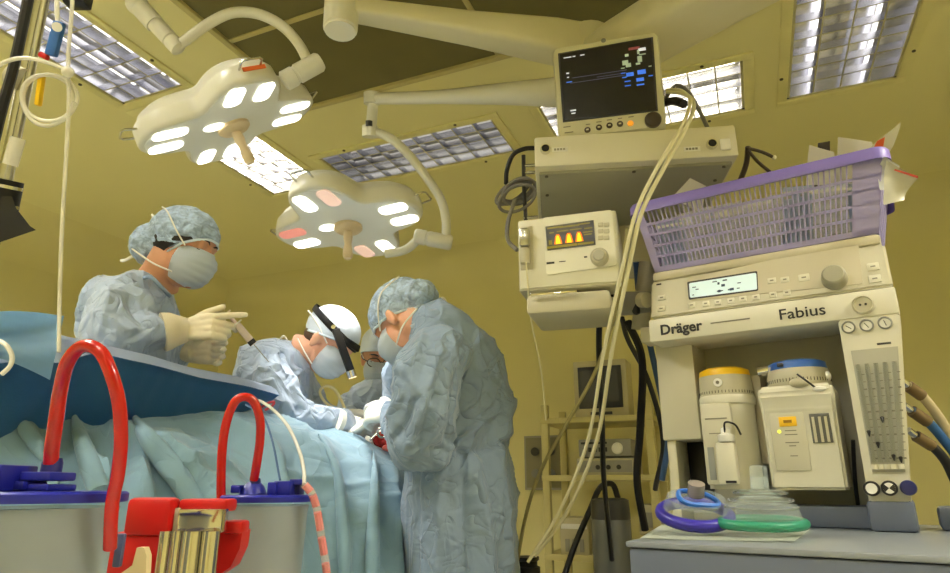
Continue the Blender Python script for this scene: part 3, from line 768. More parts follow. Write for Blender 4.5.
MB().tube([S @ V((.02, -.095, .058)), S @ V((.03, -.115, .078)), S @ V((.015, -.13, .085)), S @ V((.01, -.11, .062))], .004, 6, 4).build('cap_bow', M_tie, NU, True)
MB().tube([S @ V((.03, -.12, -.05)), S @ V((.03, -.145, -.075)), S @ V((.02, -.165, -.078))], .005, 6, 4).build('cap_bow', M_tie, NU, True)
MB().tube([P(140, 280, d-.08), P(150, 277, d-.10), P(160, 286, d-.10), P(170, 296, d-.06)], .006, 8, 5).build('collar', M_gown, NU, True)
w0 = P(184, 330, d-.16)
MB().tube([P(163, 332, d-.195), P(170, 331, d-.185), P(178, 330.5, d-.172), P(187, 330, d-.16)], [.054, .051, .042, .034], 18, 4).build('glove_cuff', M_glove, NU, True)
hand(NU, w0, P(240, 330, d-.12)-w0, V((-.05, -1, .12)), -1, [.12, .65, .85, .9], M_glove, .95, .06, .0, .05, (-.35, 1, .1))
hand(NU, P(186, 352, d+.14), V((.8, -.3, -.1)), V((0, .9, .3)), 1, [.4, .5, .5, .6], M_glove, 1.)
SY = thing('syringe', 'syringe with a dark plunger tip held by the nurse', 'syringe', P(240, 328, d-.13))
sa, sb = P(227, 313, d-.12), P(256, 347, d-.10)
ax = (sb-sa)
MB().cyl(sa+ax*.32, sa+ax*.92, .0105, 16).build('barrel', mat('syringe_barrel', (232, 214, 206), .25, alpha=.9), SY, True)
MB().cyl(sa, sa+ax*.40, .0055, 12).build('plunger', mat('plunger_pink', (232, 206, 204), .4), SY, True); MB().cyl(sa-ax*.02, sa+ax*.01, .012, 14).build('thumb_rest', bpy.data.materials['plunger_pink'], SY, True)
MB().cyl(sa+ax*.80, sa+ax*.91, .0108, 14).build('stopper', M_black, SY, True); MB().cyl(sa+ax*.30, sa+ax*.33, .018, 14).build('flange', M_labelw, SY, True)
MB().cyl(sa+ax*.92, sa+ax*1.45, .0014, 8).build('needle', M_steel, SY, True)
# ---------------------------------------------------------------- draped operating table
M_drape = mat('drape_teal', (124, 156, 174), .75, var=.03, vs=8, bump=.12, bs=220, sheen=.2, crease=(4, .045, .45))
M_drape_shade = mat('drape_deep_blue_shade', (58, 116, 166), .75, var=.04, bump=.12, bs=220, sheen=.15)  # blue cloth, darkened to carry the shade under the hem
M_drape_l = mat('drape_pale_hem', (196, 210, 232), .7, var=.03, bump=.1, bs=220)
C0 = V((-.34, 2.30, 0)); T_ = V((-.65, -.76, 0)).normalized(); N_ = V((.76, -.65, 0)).normalized()
def lerp_tab(tab, t):
    if t <= tab[0][0]: return tab[0][1]
    for (a, x), (b_, y) in zip(tab, tab[1:]):
        if t <= b_:
            k = (t-a)/(b_-a); k = k*k*(3-2*k); return x+(y-x)*k
    return tab[-1][1]
RIDGE = [(-.3, 1.08), (-.1, 1.10), (.05, 1.13), (.2, 1.165), (.5, 1.20), (.8, 1.19), (1.0, 1.175), (1.3, 1.15), (2., 1.14)]
FOLDS = [([(112, 426), (156, 460), (198, 500), (225, 560)], .085, 9, 62), ([(64, 392), (80, 430), (100, 490)], .065, 34, 9), ([(180, 474), (214, 471)], .02, 12, 5), ([(-20, 446), (50, 410)], .045, 30, 10), ([(2, 404), (40, 452), (50, 500)], .04, 26, 10),
         ([(226, 408), (272, 452), (290, 573)], .045, 40, 10), ([(318, 436), (338, 500), (342, 600)], .035, 26, 9), ([(366, 452), (362, 520), (366, 600)], .04, 24, 8), ([(392, 466), (396, 600)], .03, 16, 8),
         ([(265, 428), (350, 448), (400, 466)], .02, 18, 8), ([(120, 418), (150, 500)], .03, 26, 9), ([(280, 470), (400, 505)], .010, 6, 6), ([(185, 420), (300, 436)], .012, 10, 6)]
def fold_h(x, y): return folds(x, y, FOLDS)
TB = thing('operating_table', 'operating table and patient under a creased teal surgical drape', 'operating table', C0 + T_*.6)
rows = []; NT = 190
prof_n = [(-.36, -1.0), (-.35, -.62), (-.33, -.30), (-.30, -.17), (-.22, -.07), (-.12, -.012), (0, 0), (.10, -.028), (.19, -.10), (.27, -.19), (.315, -.26), (.335, -.38), (.35, -.62), (.365, -1.02)]
pc = catmull([V((a, b_, 0)) for a, b_ in prof_n], 9)
NP = len(pc)
ts = [-.27 + 2.05*i/NT for i in range(NT+1)]
for i in range(-22, NT+1):
    r_ = []
    if i < 0: t = ts[0] - .012*min(3, -i); drop = (-i/22)**1.0*1.0
    else: t = ts[i]; drop = 0
    zr = lerp_tab(RIDGE, t)
    for q in pc:
        z = zr + q.y - drop*(1+q.y*.0)
        z = max(z, .12)
        off = q.x
        r_.append(C0 + T_*t + N_*off + V((0, 0, z)))
    rows.append(r_)
g = MB().grid(rows); me = g.mesh('drape')
def drape_disp(p, n):
    x, y = proj(p) if p.y > .3 else (0, 900)
    s_ = max(0, 1.05-p.z); t = (p-C0).dot(T_)
    a = .020*min(1, s_/.3)*math.sin(t*26 + 2.2*noise.noise(V((t*2, p.z*2, 0))))
    w = V((noise.noise(p*3), noise.noise(p*3+V((5, 0, 0))), noise.noise(p*3+V((0, 7, 0)))))*.08; q = p + w
    k = .012 - .034*math.sqrt(abs(noise.noise(q*4.2))+.003) + .014*math.sqrt(abs(noise.noise(q*9+V((3, 1, 4))))+.002) + .0015*noise.noise(p*25)
    out = 1 if n.dot(N_+V((0, 0, .6))) > 0 else -1
    return n*out*(a + k + (fold_h(x, y)*1.0*min(1, max(0, (lerp_tab(RIDGE, t)-p.z-.02)/.14)) if p.z > .3 else 0))
displace(me, drape_disp)
from mathutils.bvhtree import BVHTree
bvh = BVHTree.FromPolygons([v.co.copy() for v in me.vertices], [tuple(p.vertices) for p in me.polygons])
link('surgical_drape', me, M_drape, TB, True, 80)
def cloth_roll(pts, rr):
    path = []
    for x, y in pts:
        dr = ray(x, y).normalized(); hit = bvh.ray_cast(V((0, 0, EYE)), dr)
        if hit[0] is not None:
            n = hit[1] if hit[1].dot(dr) < 0 else -hit[1]; path.append(hit[0] + n*.006)
    if len(path) > 2: MB().tube(path, rr, 16, 6).build('cloth_fold', M_drape, TB, True, 80)
cloth_roll([(122, 402), (133, 417), (148, 436), (164, 456), (180, 476), (194, 498), (204, 520)], [.004, .017, .024, .026, .024, .022, .02])
cloth_roll([(66, 398), (72, 415), (80, 436), (90, 462), (100, 492)], [.003, .012, .017, .02, .02])
cloth_roll([(-5, 402), (14, 420), (32, 440), (44, 462)], [.01, .016, .014, .003])
cloth_roll([(318, 436), (336, 470), (342, 520), (345, 585)], [.003, .012, .016, .018])
cloth_roll([(372, 452), (374, 490), (372, 540), (372, 590)], [.003, .013, .018, .02])
tb = MB(); Mt = frame(C0 + T_*.75, T_, z=(0, 0, 1)); tb.box((0, 0, .86), (1.9, .50, .10), Mt, .02); tb.build('table_top', M_dark, TB, True)
tb = MB(); tb.box((0, 0, .42), (.35, .3, .82), Mt, .02); tb.box((0, 0, .04), (.9, .45, .08), Mt, .02); tb.build('pedestal', M_steel, TB, True)
# raised screen drape: pale hem over an underside with its shade put into a deeper blue
SD = thing('screen_drape', 'deep blue screen drape with a pale hem raised over the table\'s left half', 'drape', P(120, 350, 1.6))
E0, E1 = P(-60, 310, 1.17), P(274, 384, 1.98)
el = (E1-E0); ed = V((el.x, el.y, 0)).normalized(); en = V((ed.y, -ed.x, 0))     # en: towards the camera
if en.y > 0: en = -en
top, hem, low = [], [], []
NS = 90
for i in range(NS+1):
    t = i/NS; p = E0 + el*t
    px_, py_ = proj(p)
    bump = lerp_tab([(0, -.006), (.2, .012), (.32, .012), (.45, .006), (1, 0)], t)
    p = p + V((0, 0, bump)) + en*(.012*math.sin(t*17)+.006*noise.noise(V((t*12, 0, 0))))
    hh = lerp_tab([(0, .10), (.22, .075), (.34, .036), (1, .036)], t)
    endk = lerp_tab([(0, 1), (.93, 1), (1, .35)], t)
    top.append([p - en*.34*endk + V((0, 0, -.16)), p - en*.22*endk + V((0, 0, -.05)), p - en*.10*endk + V((0, 0, -.008)), p - en*.03 + V((0, 0, 0)), p + V((0, 0, -.006))])
    w_ = .004*noise.noise(V((t*22, 3, 0)))
    hem.append([p + en*.0 + V((0, 0, -.006)), p + en*(.022+w_) + V((0, 0, -hh*.5)), p + en*(.036+w_) + V((0, 0, -hh))])
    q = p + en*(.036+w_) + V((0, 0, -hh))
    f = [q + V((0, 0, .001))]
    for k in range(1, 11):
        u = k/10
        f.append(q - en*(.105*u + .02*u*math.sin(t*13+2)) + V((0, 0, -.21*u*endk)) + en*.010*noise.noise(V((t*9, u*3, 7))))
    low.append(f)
g = MB().grid(top); g.solid(.002); g.build('top_sheet', M_drape_l, SD, True, 80)
g = MB().grid(hem); g.solid(.003); g.build('hem', M_drape_l, SD, True, 80)
g = MB().grid(low); g.solid(.002); g.build('underside', M_drape_shade, SD, True, 80)
# left corner fold
rw = []
for i in range(15):
    t = i/14; r_ = []
    for j in range(11):
        u = j/10; x = -40 + 104*t - 14*u*t; y = 316 - 5*math.sin(t*PI) + (34+30*t)*u
        r_.append(P(x, y, 1.15 + .10*t - .022*math.sin(u*7+t*4) - .02*u))
    rw.append(r_)
g = MB().grid(rw); g.solid(.002); g.build('corner_fold', mat('drape_mid_blue', (172, 208, 234), .75, bump=.12, bs=220), SD, True, 80)
MB().tube([P(-5, 339, 1.10), P(6, 345, 1.09), P(12, 356, 1.09), P(10, 366, 1.09), P(2, 374, 1.09)], .004, 8, 6).build('edge_cord', M_labelw, SD, True)

# open site between the hands
M_blood = mat('tissue_red', (216, 50, 44), .25, var=.3, vs=60, bump=.6, bs=90, coat=.4)
M_blood2 = mat('tissue_pink', (236, 120, 110), .3, var=.15, vs=60, bump=.4, bs=90)
WS = thing('surgical_site', 'small open red surgical site between the gloved hands', 'surgical site', P(390, 440, 2.2))
b = MB(); c = P(391, 440, 2.2); b.ell(c, (.06, .05, .03)); b.ell(c+V((.02, -.04, -.008)), (.045, .035, .026)); me = remesh(b, .004, 2); displace(me, lambda p, n: n*.005*ridge(p*45)); link('tissue', me, M_blood, WS, True, 80)
b = MB(); b.ell(P(394, 448, 2.14), (.04, .03, .014)); me = remesh(b, .004, 2); displace(me, lambda p, n: n*.003*ridge(p*50)); link('tissue_edge', me, M_blood2, WS, True, 80)
rt = thing('retractor', 'shiny steel retractor at the edge of the red surgical site', 'retractor', P(384, 432, 2.13))
MB().tube([P(378, 430, 2.1), P(383, 428, 2.11), P(387, 432, 2.12), P(384, 437, 2.12), P(379, 436, 2.11)], .004, 10, 5, True).build('ring', M_chrome, rt, True); MB().tube([P(378, 433, 2.1), P(370, 440, 2.06)], .003, 8).build('handle', M_chrome, rt, True)
cable('suction_line', 'thin cream tube looping up beside the headlight surgeon\'s hands', 'tube', [(345, 424, 2.25), (338, 412, 2.28), (325, 402, 2.3), (320, 392, 2.3), (325, 386, 2.3), (333, 388, 2.3), (340, 398, 2.3), (346, 412, 2.28), (349, 424, 2.24)], .0052, mat('line_cream', (226, 214, 164), .4))
mk = thing('drape_clip', 'small pink clip on the drape edge below the headlight surgeon', 'clip', P(268, 404, 1.9))
MB().tube([P(262, 407, 1.9), P(268, 403, 1.9), P(274, 402, 1.9), P(272, 406, 1.9), P(265, 410, 1.9)], .004, 8, 4).build('clip_body', mat('clip_pink', (214, 80, 96), .5), mk, True)
# ---------------------------------------------------------------- monitor shelf hung from the boom
yaw = rad(7)
PX = V((math.cos(yaw), -math.sin(yaw), 0)); PY = V((math.sin(yaw), math.cos(yaw), 0)); Z = V((0, 0, 1))
D0 = 1.72
o0 = P(535, 167, D0)                          # lower left front corner of the cabinet
PM = frame(o0, PX, PY)
def pl(x, y, yo=0.):                          # pixel -> local point of the plane local y = yo
    w = onplane(x, y, o0 + PY*yo, PY); return PM.inverted() @ w
CBX = thing('pendant_cabinet', 'wide cream pendant cabinet under the patient monitor, sockets on its front', 'equipment cabinet', M=PM)
q = pl(740, 160); wid = q.x; hgt = pl(535, 137).z
b = MB(); b.box((wid/2, .24, hgt/2), (wid, .48, hgt), None, .006); b.build('body', M_plast, CBX)
b = MB(); b.box((wid/2, .25, -.004), (wid-.02, .44, .01), None, .003); b.build('base_plate', mat('base_plate_grey', (160, 158, 138), .45, var=.02), CBX)
for fx, fy in ((.03, .04), (wid*.5, .04), (wid-.03, .04), (wid-.035, .12), (.03, .16)):
    MB().cyl((fx, fy, -.008), (fx, fy, -.012), .005, 10).build('screw', M_screw, CBX)
for px_, lbl in ((545.5, 1), (711.5, 0)):
    c = pl(px_, 150 if lbl else 145)
    s_ = MB(); T = Matrix.Translation((c.x, -.001, c.z)) @ Matrix.Rotation(PI/2, 4, 'X')
    s_.lathe([(.0145, -.004), (.0145, .004), (.0125, .010), (.0105, .010), (.010, .003), (.0001, .003)], T, 20, False); so = s_.build('socket', M_chrome, CBX)
    MB().lathe([(.0100, .0), (.0100, .0045), (.0001, .0045)], T, 16, False).build('socket_hole', M_black, so)
    c2 = pl(560 if lbl else 692, 149.5 if lbl else 149)
    lb = MB(); lb.box((c2.x, -.0005, c2.z), (.042, .0015, .013)); lo = lb.build('label_plate', M_labelw, CBX)
    tx = MB()
    for k in range(4): tx.box((c2.x-.013+k*.008, -.0015, c2.z), (.006, .001, .006))
    tx.build('print', M_print2, lo)
c = pl(725, 145); MB().box((c.x, -.003, c.z), (.026, .008, .032), None, .003).build('rocker_switch', M_labelw, CBX)
sl = MB(); sl.rbox(PM.inverted() @ P(636, 146, D0-.01), PM.inverted() @ P(662, 158, D0-.012), .003, .007, (0, 0, 1), .001); sl.build('paper_strip', M_labelw, CBX)
# service column below the cabinet
cm = MB(); c0 = pl(596, 260, .42); c1 = pl(655, 260, .42)
cm.box(((c0.x+c1.x)/2, .5, (c0.z-.02)/2), (abs(c1.x-c0.x), .16, abs(c0.z)+.02), None, .012); cm.build('service_column', M_plast2, CBX)
# suspension from the boom drop tube
dt = PM.inverted() @ (A2 + V((0, 0, -.15)))
MB().lathe([(.05, hgt-.01), (.05, dt.z+.02)], Matrix.Translation((dt.x, dt.y, 0)), 20).build('hanger_tube', M_boom, CBX)
# bracket at the right end
hb = MB(); i_ = PM.inverted()
hb.tube([i_ @ P(738, 186, 1.95), i_ @ P(746, 165, 1.93), i_ @ P(748, 147, 1.9)], .008, 8, 4)
hb.tube([i_ @ P(747, 148, 1.9), i_ @ P(762, 152, 1.9), i_ @ P(773, 157, 1.9)], .005, 8, 3)
hb.tube([i_ @ P(748, 150, 1.9), i_ @ P(758, 162, 1.9), i_ @ P(770, 172, 1.9)], .005, 8, 3)
hb.build('cable_hook', M_knob, CBX); MB().ell(i_ @ P(774, 157.5, 1.9), (.007, .007, .007)).build('hook_tip', M_labelw, CBX)

# ------------------------------------------------ patient monitor
tilt = rad(0)
m0 = P(560, 135, D0-.0)
myaw = rad(14)
MX = V((math.cos(myaw), -math.sin(myaw), .0)); MZ = V((0, -math.sin(rad(4)), math.cos(rad(4)))); 
m0 = V((m0.x, m0.y+.05, o0.z+hgt+.004))
MM = frame(m0, MX, z=MZ); MY = MM.col[1].xyz
def ml(x, y, yo=0.): return MM.inverted() @ onplane(x, y, m0 + MY*yo, MY)
MO = thing('patient_monitor', 'cream patient monitor with a dark screen, standing on the pendant cabinet', 'monitor', M=MM)
tl, tr, br_, bl = ml(552, 48), ml(658, 31), ml(667, 129), ml(558, 135)
bl.z = 0.; br_.z = 0.
def inset(poly, d):
    c = sum((V(p) for p in poly), V((0, 0)))/len(poly)
    return [tuple(V(p) + (c-V(p)).normalized()*d) for p in poly]
def rpoly(pts, r, n=5):
    out = []; N = len(pts)
    for i in range(N):
        p = V(pts[i]); a = (V(pts[i-1])-p).normalized(); b = (V(pts[(i+1) % N])-p).normalized()
        for k in range(n+1):
            t = k/n; q0 = p + a*r; q1 = p + b*r
            out.append(tuple((1-t)**2*q0 + 2*t*(1-t)*p + t*t*q1))
    return out
SWAP = Matrix(((1, 0, 0, 0), (0, 0, 1, 0), (0, 1, 0, 0), (0, 0, 0, 1)))    # (x, y, depth) -> (x, depth, z)
fp = rpoly([(bl.x, bl.z), (br_.x, br_.z), (tr.x, tr.z), (tl.x, tl.z)], .022)
mid = V((tl.x+tr.x, tl.z+tr.z))/2
b = MB(); b.loft([[SWAP @ V((x, y, 0)) for x, y in inset(fp, .006)], [SWAP @ V((x, y, .006)) for x, y in fp], [SWAP @ V((x, y, .06)) for x, y in fp], [SWAP @ V((x, y, .10)) for x, y in inset(fp, .03)], [SWAP @ V((x, y, .13)) for x, y in inset(fp, .045)]])
b.build('housing', M_cap_g, MO)
s4 = [ml(558, 54), ml(653, 37.5), ml(658, 111), ml(563, 122.5)]
sp = [(p.x, p.z) for p in s4]
b = MB(); b.prism([sp[3], sp[2], sp[1], sp[0]], -.003, .004, SWAP); b.build('bezel', M_dark, MO)
b = MB(); b.prism(inset([sp[3], sp[2], sp[1], sp[0]], .007), -.0045, -.002, SWAP); scr = b.build('screen', M_screen, MO)
def scr_pt(u, v): return V((sp[0][0], 0, sp[0][1]))*(1-u)*(1-v) + V((sp[1][0], 0, sp[1][1]))*u*(1-v) + V((sp[2][0], 0, sp[2][1]))*u*v + V((sp[3][0], 0, sp[3][1]))*(1-u)*v
dirx = (scr_pt(1, .5)-scr_pt(0, .5)).normalized()
def scr_text(items, m, name):
    g = MB()
    for u, v, w, h in items:
        p = scr_pt(u, v); X = frame(p + V((0, -.0050, 0)), dirx, (0, 1, 0)); g.box((0, 0, 0), (w, .0006, h), X)
    g.build(name, m, scr)
rnd = random.Random(3)
scr_text([(.10, .09, .022, .003), (.17, .09, .008, .003), (.26, .09, .012, .003), (.09, .32, .008, .004), (.09, .38, .006, .003), (.12, .86, .016, .004), (.12, .9, .012, .003), (.88, .15, .02, .009)], M_txt_w, 'screen_text')
scr_text([(.72, .20, .01, .008), (.84, .18, .006, .012), (.88, .22, .018, .003), (.70, .30, .016, .014), (.73, .34, .014, .012), (.85, .28, .012, .018), (.83, .34, .012, .006), (.67, .37, .01, .003), (.95, .4, .008, .003)], mat('screen_text_green', (150, 165, 140), .4, emit=(150, 165, 140), es=.4), 'screen_text')
scr_text([(.74, .47, .02, .011), (.86, .46, .022, .013), (.84, .56, .020, .010), (.71, .56, .016, .003), (.71, .62, .016, .003), (.84, .63, .02, .004), (.67, .44, .012, .003), (.10, .45, .016, .003), (.68, .50, .012, .003), (.95, .53, .012, .003)], M_txt_b, 'screen_text')
scr_text([(.80, .12, .03, .008)], M_txt_r, 'screen_text')
scr_text([(.42, .40, .15, .0012), (.40, .47, .15, .0012), (.55, .44, .08, .001)], M_trace, 'trace_line')
def disc(parent, c, r, t, m, name, n=20, y=0.): 
    T = Matrix.Translation((c.x, y, c.z)) @ Matrix.Rotation(PI/2, 4, 'X')
    return MB().lathe([(r, 0), (r, t*.7), (r*.85, t)], T, n).build(name, m, parent)
for i, (x, y) in enumerate(((587.5, 130), (599, 127.5), (609.5, 125.5), (620, 124))): disc(MO, ml(x, y), .0085, .004, M_knob, 'button', y=.001)
for i, (x, y) in enumerate(((587.5, 130), (599, 127.5), (609.5, 125.5), (620, 124))):
    c = ml(x, y); MB().box((c.x, -.0035, c.z), (.007, .001, .004)).build('button_mark', M_cap_g, MO)
disc(MO, ml(630.5, 123.5), .008, .004, M_amber, 'amber_button', y=.001)
disc(MO, ml(653, 120.5), .022, .012, M_knob, 'trim_knob', 28, y=.001)
disc(MO, ml(603.5, 40.5), .007, .002, M_grey, 'emblem', y=.001)
g = MB()
for x, y, w in ((567, 127, .02), (569, 132.5, .024), (588, 124.5, .012), (599, 122, .014), (609.5, 120, .014), (620, 118.5, .012), (631, 117, .014)):
    c = ml(x, y); g.box((c.x, -.001, c.z), (w, .001, .0025), None)
g.build('print', M_print2, MO)

# ------------------------------------------------ gas analyser in front of the cabinet
gyaw = rad(16)
GX = V((math.cos(gyaw), -math.sin(gyaw), 0)); g0 = P(519, 292, 1.62); GM = frame(g0, GX, z=(0, 0, 1)); GY = GM.col[1].xyz
def gl(x, y, yo=0.): return GM.inverted() @ onplane(x, y, g0 + GY*yo, GY)
GO = thing('gas_monitor', 'small cream gas monitor with glowing yellow curves, below the pendant cabinet\'s left end', 'monitor', M=GM)
q = [gl(519, 292), gl(622, 272), gl(614, 209), gl(516, 221)]
w_ = (q[1].x+q[2].x)/2 - q[0].x*0; h_ = (q[2].z+q[3].z)/2
b = MB(); b.box((w_/2, .15, h_/2), (w_, .30, h_), None, .006); b.build('case', M_plast, GO)
MB().box((w_/2, -.002, h_*.5), (w_*.97, .006, h_*.94), None, .003).build('front_panel', mat('panel_pale', (216, 212, 188), .4, var=.02), GO)
pn = [gl(543, 219), gl(612, 211), gl(617, 266), gl(547, 276)]
MB().prism(rpoly([(p.x, p.z) for p in (pn[3], pn[2], pn[1], pn[0])], .008), -.008, -.003, SWAP).build('control_plate', mat('panel_paler', (226, 223, 202), .4, var=.02), GO)
sc4 = [gl(546, 228), gl(594, 221.5), gl(596, 246), gl(548, 251.5)]
spt = [(p.x, p.z) for p in (sc4[3], sc4[2], sc4[1], sc4[0])]
gs = MB(); gs.prism(spt, -.010, -.006, SWAP); gsc = gs.build('screen', mat('gas_screen', (30, 26, 8), .3), GO)
def gpt(u, v): 
    a = V((sc4[0].x, 0, sc4[0].z)); b_ = V((sc4[1].x, 0, sc4[1].z)); c_ = V((sc4[2].x, 0, sc4[2].z)); d_ = V((sc4[3].x, 0, sc4[3].z))
    return a*(1-u)*(1-v)+b_*u*(1-v)+c_*u*v+d_*(1-u)*v
gdx = (gpt(1, .5)-gpt(0, .5)).normalized()
def gbars(items, m, name):
    g = MB()
    for u, v, w, h in items: g.box((0, 0, 0), (w, .0006, h), frame(gpt(u, v)+V((0, -.0105, 0)), gdx, (0, 1, 0)))
    g.build(name, m, gsc)
gbars([(.2, .1, .04, .004), (.5, .12, .05, .004), (.8, .1, .03, .003), (.12, .3, .012, .003), (.35, .28, .03, .003), (.62, .28, .03, .003), (.88, .3, .02, .003), (.86, .45, .024, .003), (.86, .55, .02, .003), (.2, .9, .05, .006), (.5, .9, .03, .006), (.8, .9, .04, .005), (.08, .7, .008, .012)], M_olive, 'screen_text')
for u in (.24, .47, .68):
    pk = MB()
    for (m_, k, yy, name) in ((M_ora, 1., -.0106, 'curve'), (M_yel, .6, -.0112, 'curve_core')):
        pts = [gpt(u-.085*k, .80), gpt(u+.085*k, .80), gpt(u+.055*k, .5+.1*(1-k)), gpt(u+.03*k, .40+.12*(1-k)), gpt(u-.03*k, .40+.12*(1-k)), gpt(u-.055*k, .5+.1*(1-k))]
        MB().prism([(p.x, p.z) for p in pts], yy, yy+.0004, SWAP).build(name, m_, gsc)
disc(GO, gl(600, 259), .022, .02, M_plast2, 'knob', 28, y=-.008)
disc(GO, gl(600, 259), .015, .024, mat('knob_face', (170, 166, 146), .4), 'knob_cap', 28, y=-.009)
for r_ in range(3):
    for c_ in range(2):
        c = gl(601+c_*6, 226+r_*6.5); MB().box((c.x, -.009, c.z), (.013, .003, .011), None, .002).build('key', M_plast2, GO)
c = gl(551, 264); g = MB(); g.box((c.x, -.0085, c.z), (.02, .001, .005)); g.box((c.x+.03, -.0085, c.z+.001), (.016, .001, .002)); c = gl(586, 258); g.box((c.x, -.0085, c.z), (.008, .001, .004)); g.build('print', M_print, GO)
# water trap recess at the left
c0_, c1_ = gl(520, 228), gl(534, 270)
MB().box(((c0_.x+c1_.x)/2, -.004, (c0_.z+c1_.z)/2), (abs(c1_.x-c0_.x), .006, abs(c0_.z-c1_.z)), None, .003).build('trap_bay', M_plast2, GO)
c = gl(526, 240); MB().box((c.x, -.016, c.z), (.026, .022, .05), None, .006).build('water_trap', M_steel, GO)
c = gl(526, 258); MB().lathe([(.012, -.02), (.014, 0), (.012, .02)], Matrix.Translation((c.x, -.014, c.z))).build('trap_cup', M_plast2, GO)
c0_, c1_ = gl(531, 283), gl(577, 277)
MB().rbox((c0_.x, -.012, -.014), (c1_.x, -.012, -.014), .006, .007, (0, 0, 1), .002).build('rail', M_chrome, GO)
bs = MB(); bs.box((w_*.48, .1, -.035), (w_*.82, .2, .05), None, .01); bs.build('tray', M_plast2, GO)
# arm below, towards the right
ar = thing('jointed_support', 'grey jointed support arm under the small gas monitor', 'support arm', P(600, 308, 1.7))
a = MB(); a.loft([sect(P(x, y, d), V((1, .25, .0)), w, h) for x, y, d, w, h in ((556, 307, 1.66, .06, .05), (562, 307, 1.66, .08, .062), (600, 305, 1.7, .08, .06), (640, 303, 1.75, .075, .055), (657, 303, 1.78, .07, .05))]); a.build('arm_bar', mat('arm_grey', (158, 156, 142), .4), ar, True)
MB().cyl(P(557, 307, 1.65), P(554.5, 307, 1.648), .026, 4).build('end_cap', M_black, ar, True)
MB().lathe([(.05, 0), (.05, .03), (.03, .05)], Matrix.Translation(P(585, 303, 1.68))).build('pivot', M_plast2, ar, True)
MB().cyl(P(640, 330, 1.78), P(648, 262, 1.78), .024).build('arm_post', M_plast2, ar, True)
MB().rbox(P(632, 310, 1.7), P(640, 309, 1.7), .02, .03).build('joint_block', M_dark, ar, True)
MB().cyl(P(613, 297, 1.65), P(613, 279, 1.65), .011).build('lock_lever', M_black, ar, True)

# ------------------------------------------------ cables
cable('monitor_cable', 'cream lead falling from the patient monitor, rightmost of the long pale pair', 'cable', [(667, 92, 1.80), (684, 94, 1.74), (694, 104, 1.62), (686, 128, 1.52), (664, 168, 1.5), (642, 212, 1.5), (630, 262, 1.52), (612, 350, 1.6), (597, 440, 1.7), (568, 510, 1.75), (535, 556, 1.75)], .0052, M_cab_c)
cable('monitor_cable', 'cream lead falling from the patient monitor, leftmost of the long pale pair', 'cable', [(667, 90, 1.82), (682, 91, 1.75), (690, 102, 1.64), (681, 128, 1.52), (657, 168, 1.49), (636, 212, 1.49), (622, 270, 1.52), (604, 350, 1.58), (588, 440, 1.66), (560, 510, 1.72), (528, 562, 1.74)], .0046, M_cab_c)
cable('monitor_cable', 'olive lead running from the gas monitor arm down to the floor by the surgeon', 'cable', [(628, 228, 1.53), (618, 300, 1.6), (596, 370, 1.7), (566, 425, 1.8), (541, 470, 1.85), (526, 515, 1.88), (515, 575, 1.9)], .0055, M_cab_y)
cable('monitor_cable', 'grey lead looping out from behind the patient monitor to the cabinet top', 'cable', [(664, 100, 1.84), (676, 86, 1.82), (688, 92, 1.8), (700, 112, 1.82), (709, 131, 1.86)], .006, M_cab_g)
cable('monitor_cable', 'black plug lead behind the patient monitor\'s right edge', 'cable', [(664, 103, 1.84), (674, 101, 1.8), (684, 104, 1.74)], .012, M_black)
cable('power_cord', 'black power cord curving out of the pendant cabinet\'s left end', 'cord', [(536, 148, 1.9), (524, 149, 1.9), (513, 155, 1.9), (507, 170, 1.9), (506, 184, 1.92)], .007, M_black)
cr = thing('cable_rack', 'thin dark rail with coiled grey cable hung at the cabinet\'s left end', 'cable rack', P(524, 185, 1.92))
MB().tube([P(523.5, 155, 1.92), P(524, 190, 1.92), P(526, 222, 1.92)], .006, 8).build('rail', M_dark, cr, True)
for y in (166, 173, 218): MB().cyl(P(523, y, 1.92), P(538, y-1, 1.92), .005, 8).build('rail_bracket', M_steel, cr, True)
lp = random.Random(5)
for k in range(6):
    pts = []; cx, cy = 516+lp.uniform(-4, 4), 196+lp.uniform(-5, 5); a, b_ = 18+lp.uniform(-4, 3), 9+lp.uniform(-2, 3); tl_ = -.55+lp.uniform(-.15, .15)
    for q_ in range(12):
        t = 2*PI*q_/12; u, v = a*math.cos(t), b_*math.sin(t)
        pts.append(P(cx+u*math.cos(tl_)-v*math.sin(tl_), cy+u*math.sin(tl_)+v*math.cos(tl_), 1.90+.012*k+.01*math.sin(t)))
    MB().tube(pts, .005, 8, 4, True).build('cable_loop', M_cab_g, cr, True)
MB().tube([P(515, 200, 1.9), P(508, 222, 1.85), P(508, 240, 1.8), P(517, 250, 1.75)], .006, 8, 6).build('cable_tail', M_cab_g, cr, True)
cable('sample_line', 'thin clear sampling line hanging from the gas monitor\'s water trap', 'tube', [(526, 262, 1.60), (529, 300, 1.62), (533, 330, 1.66), (541, 370, 1.74), (546, 420, 1.8)], .0022, M_cab_c)
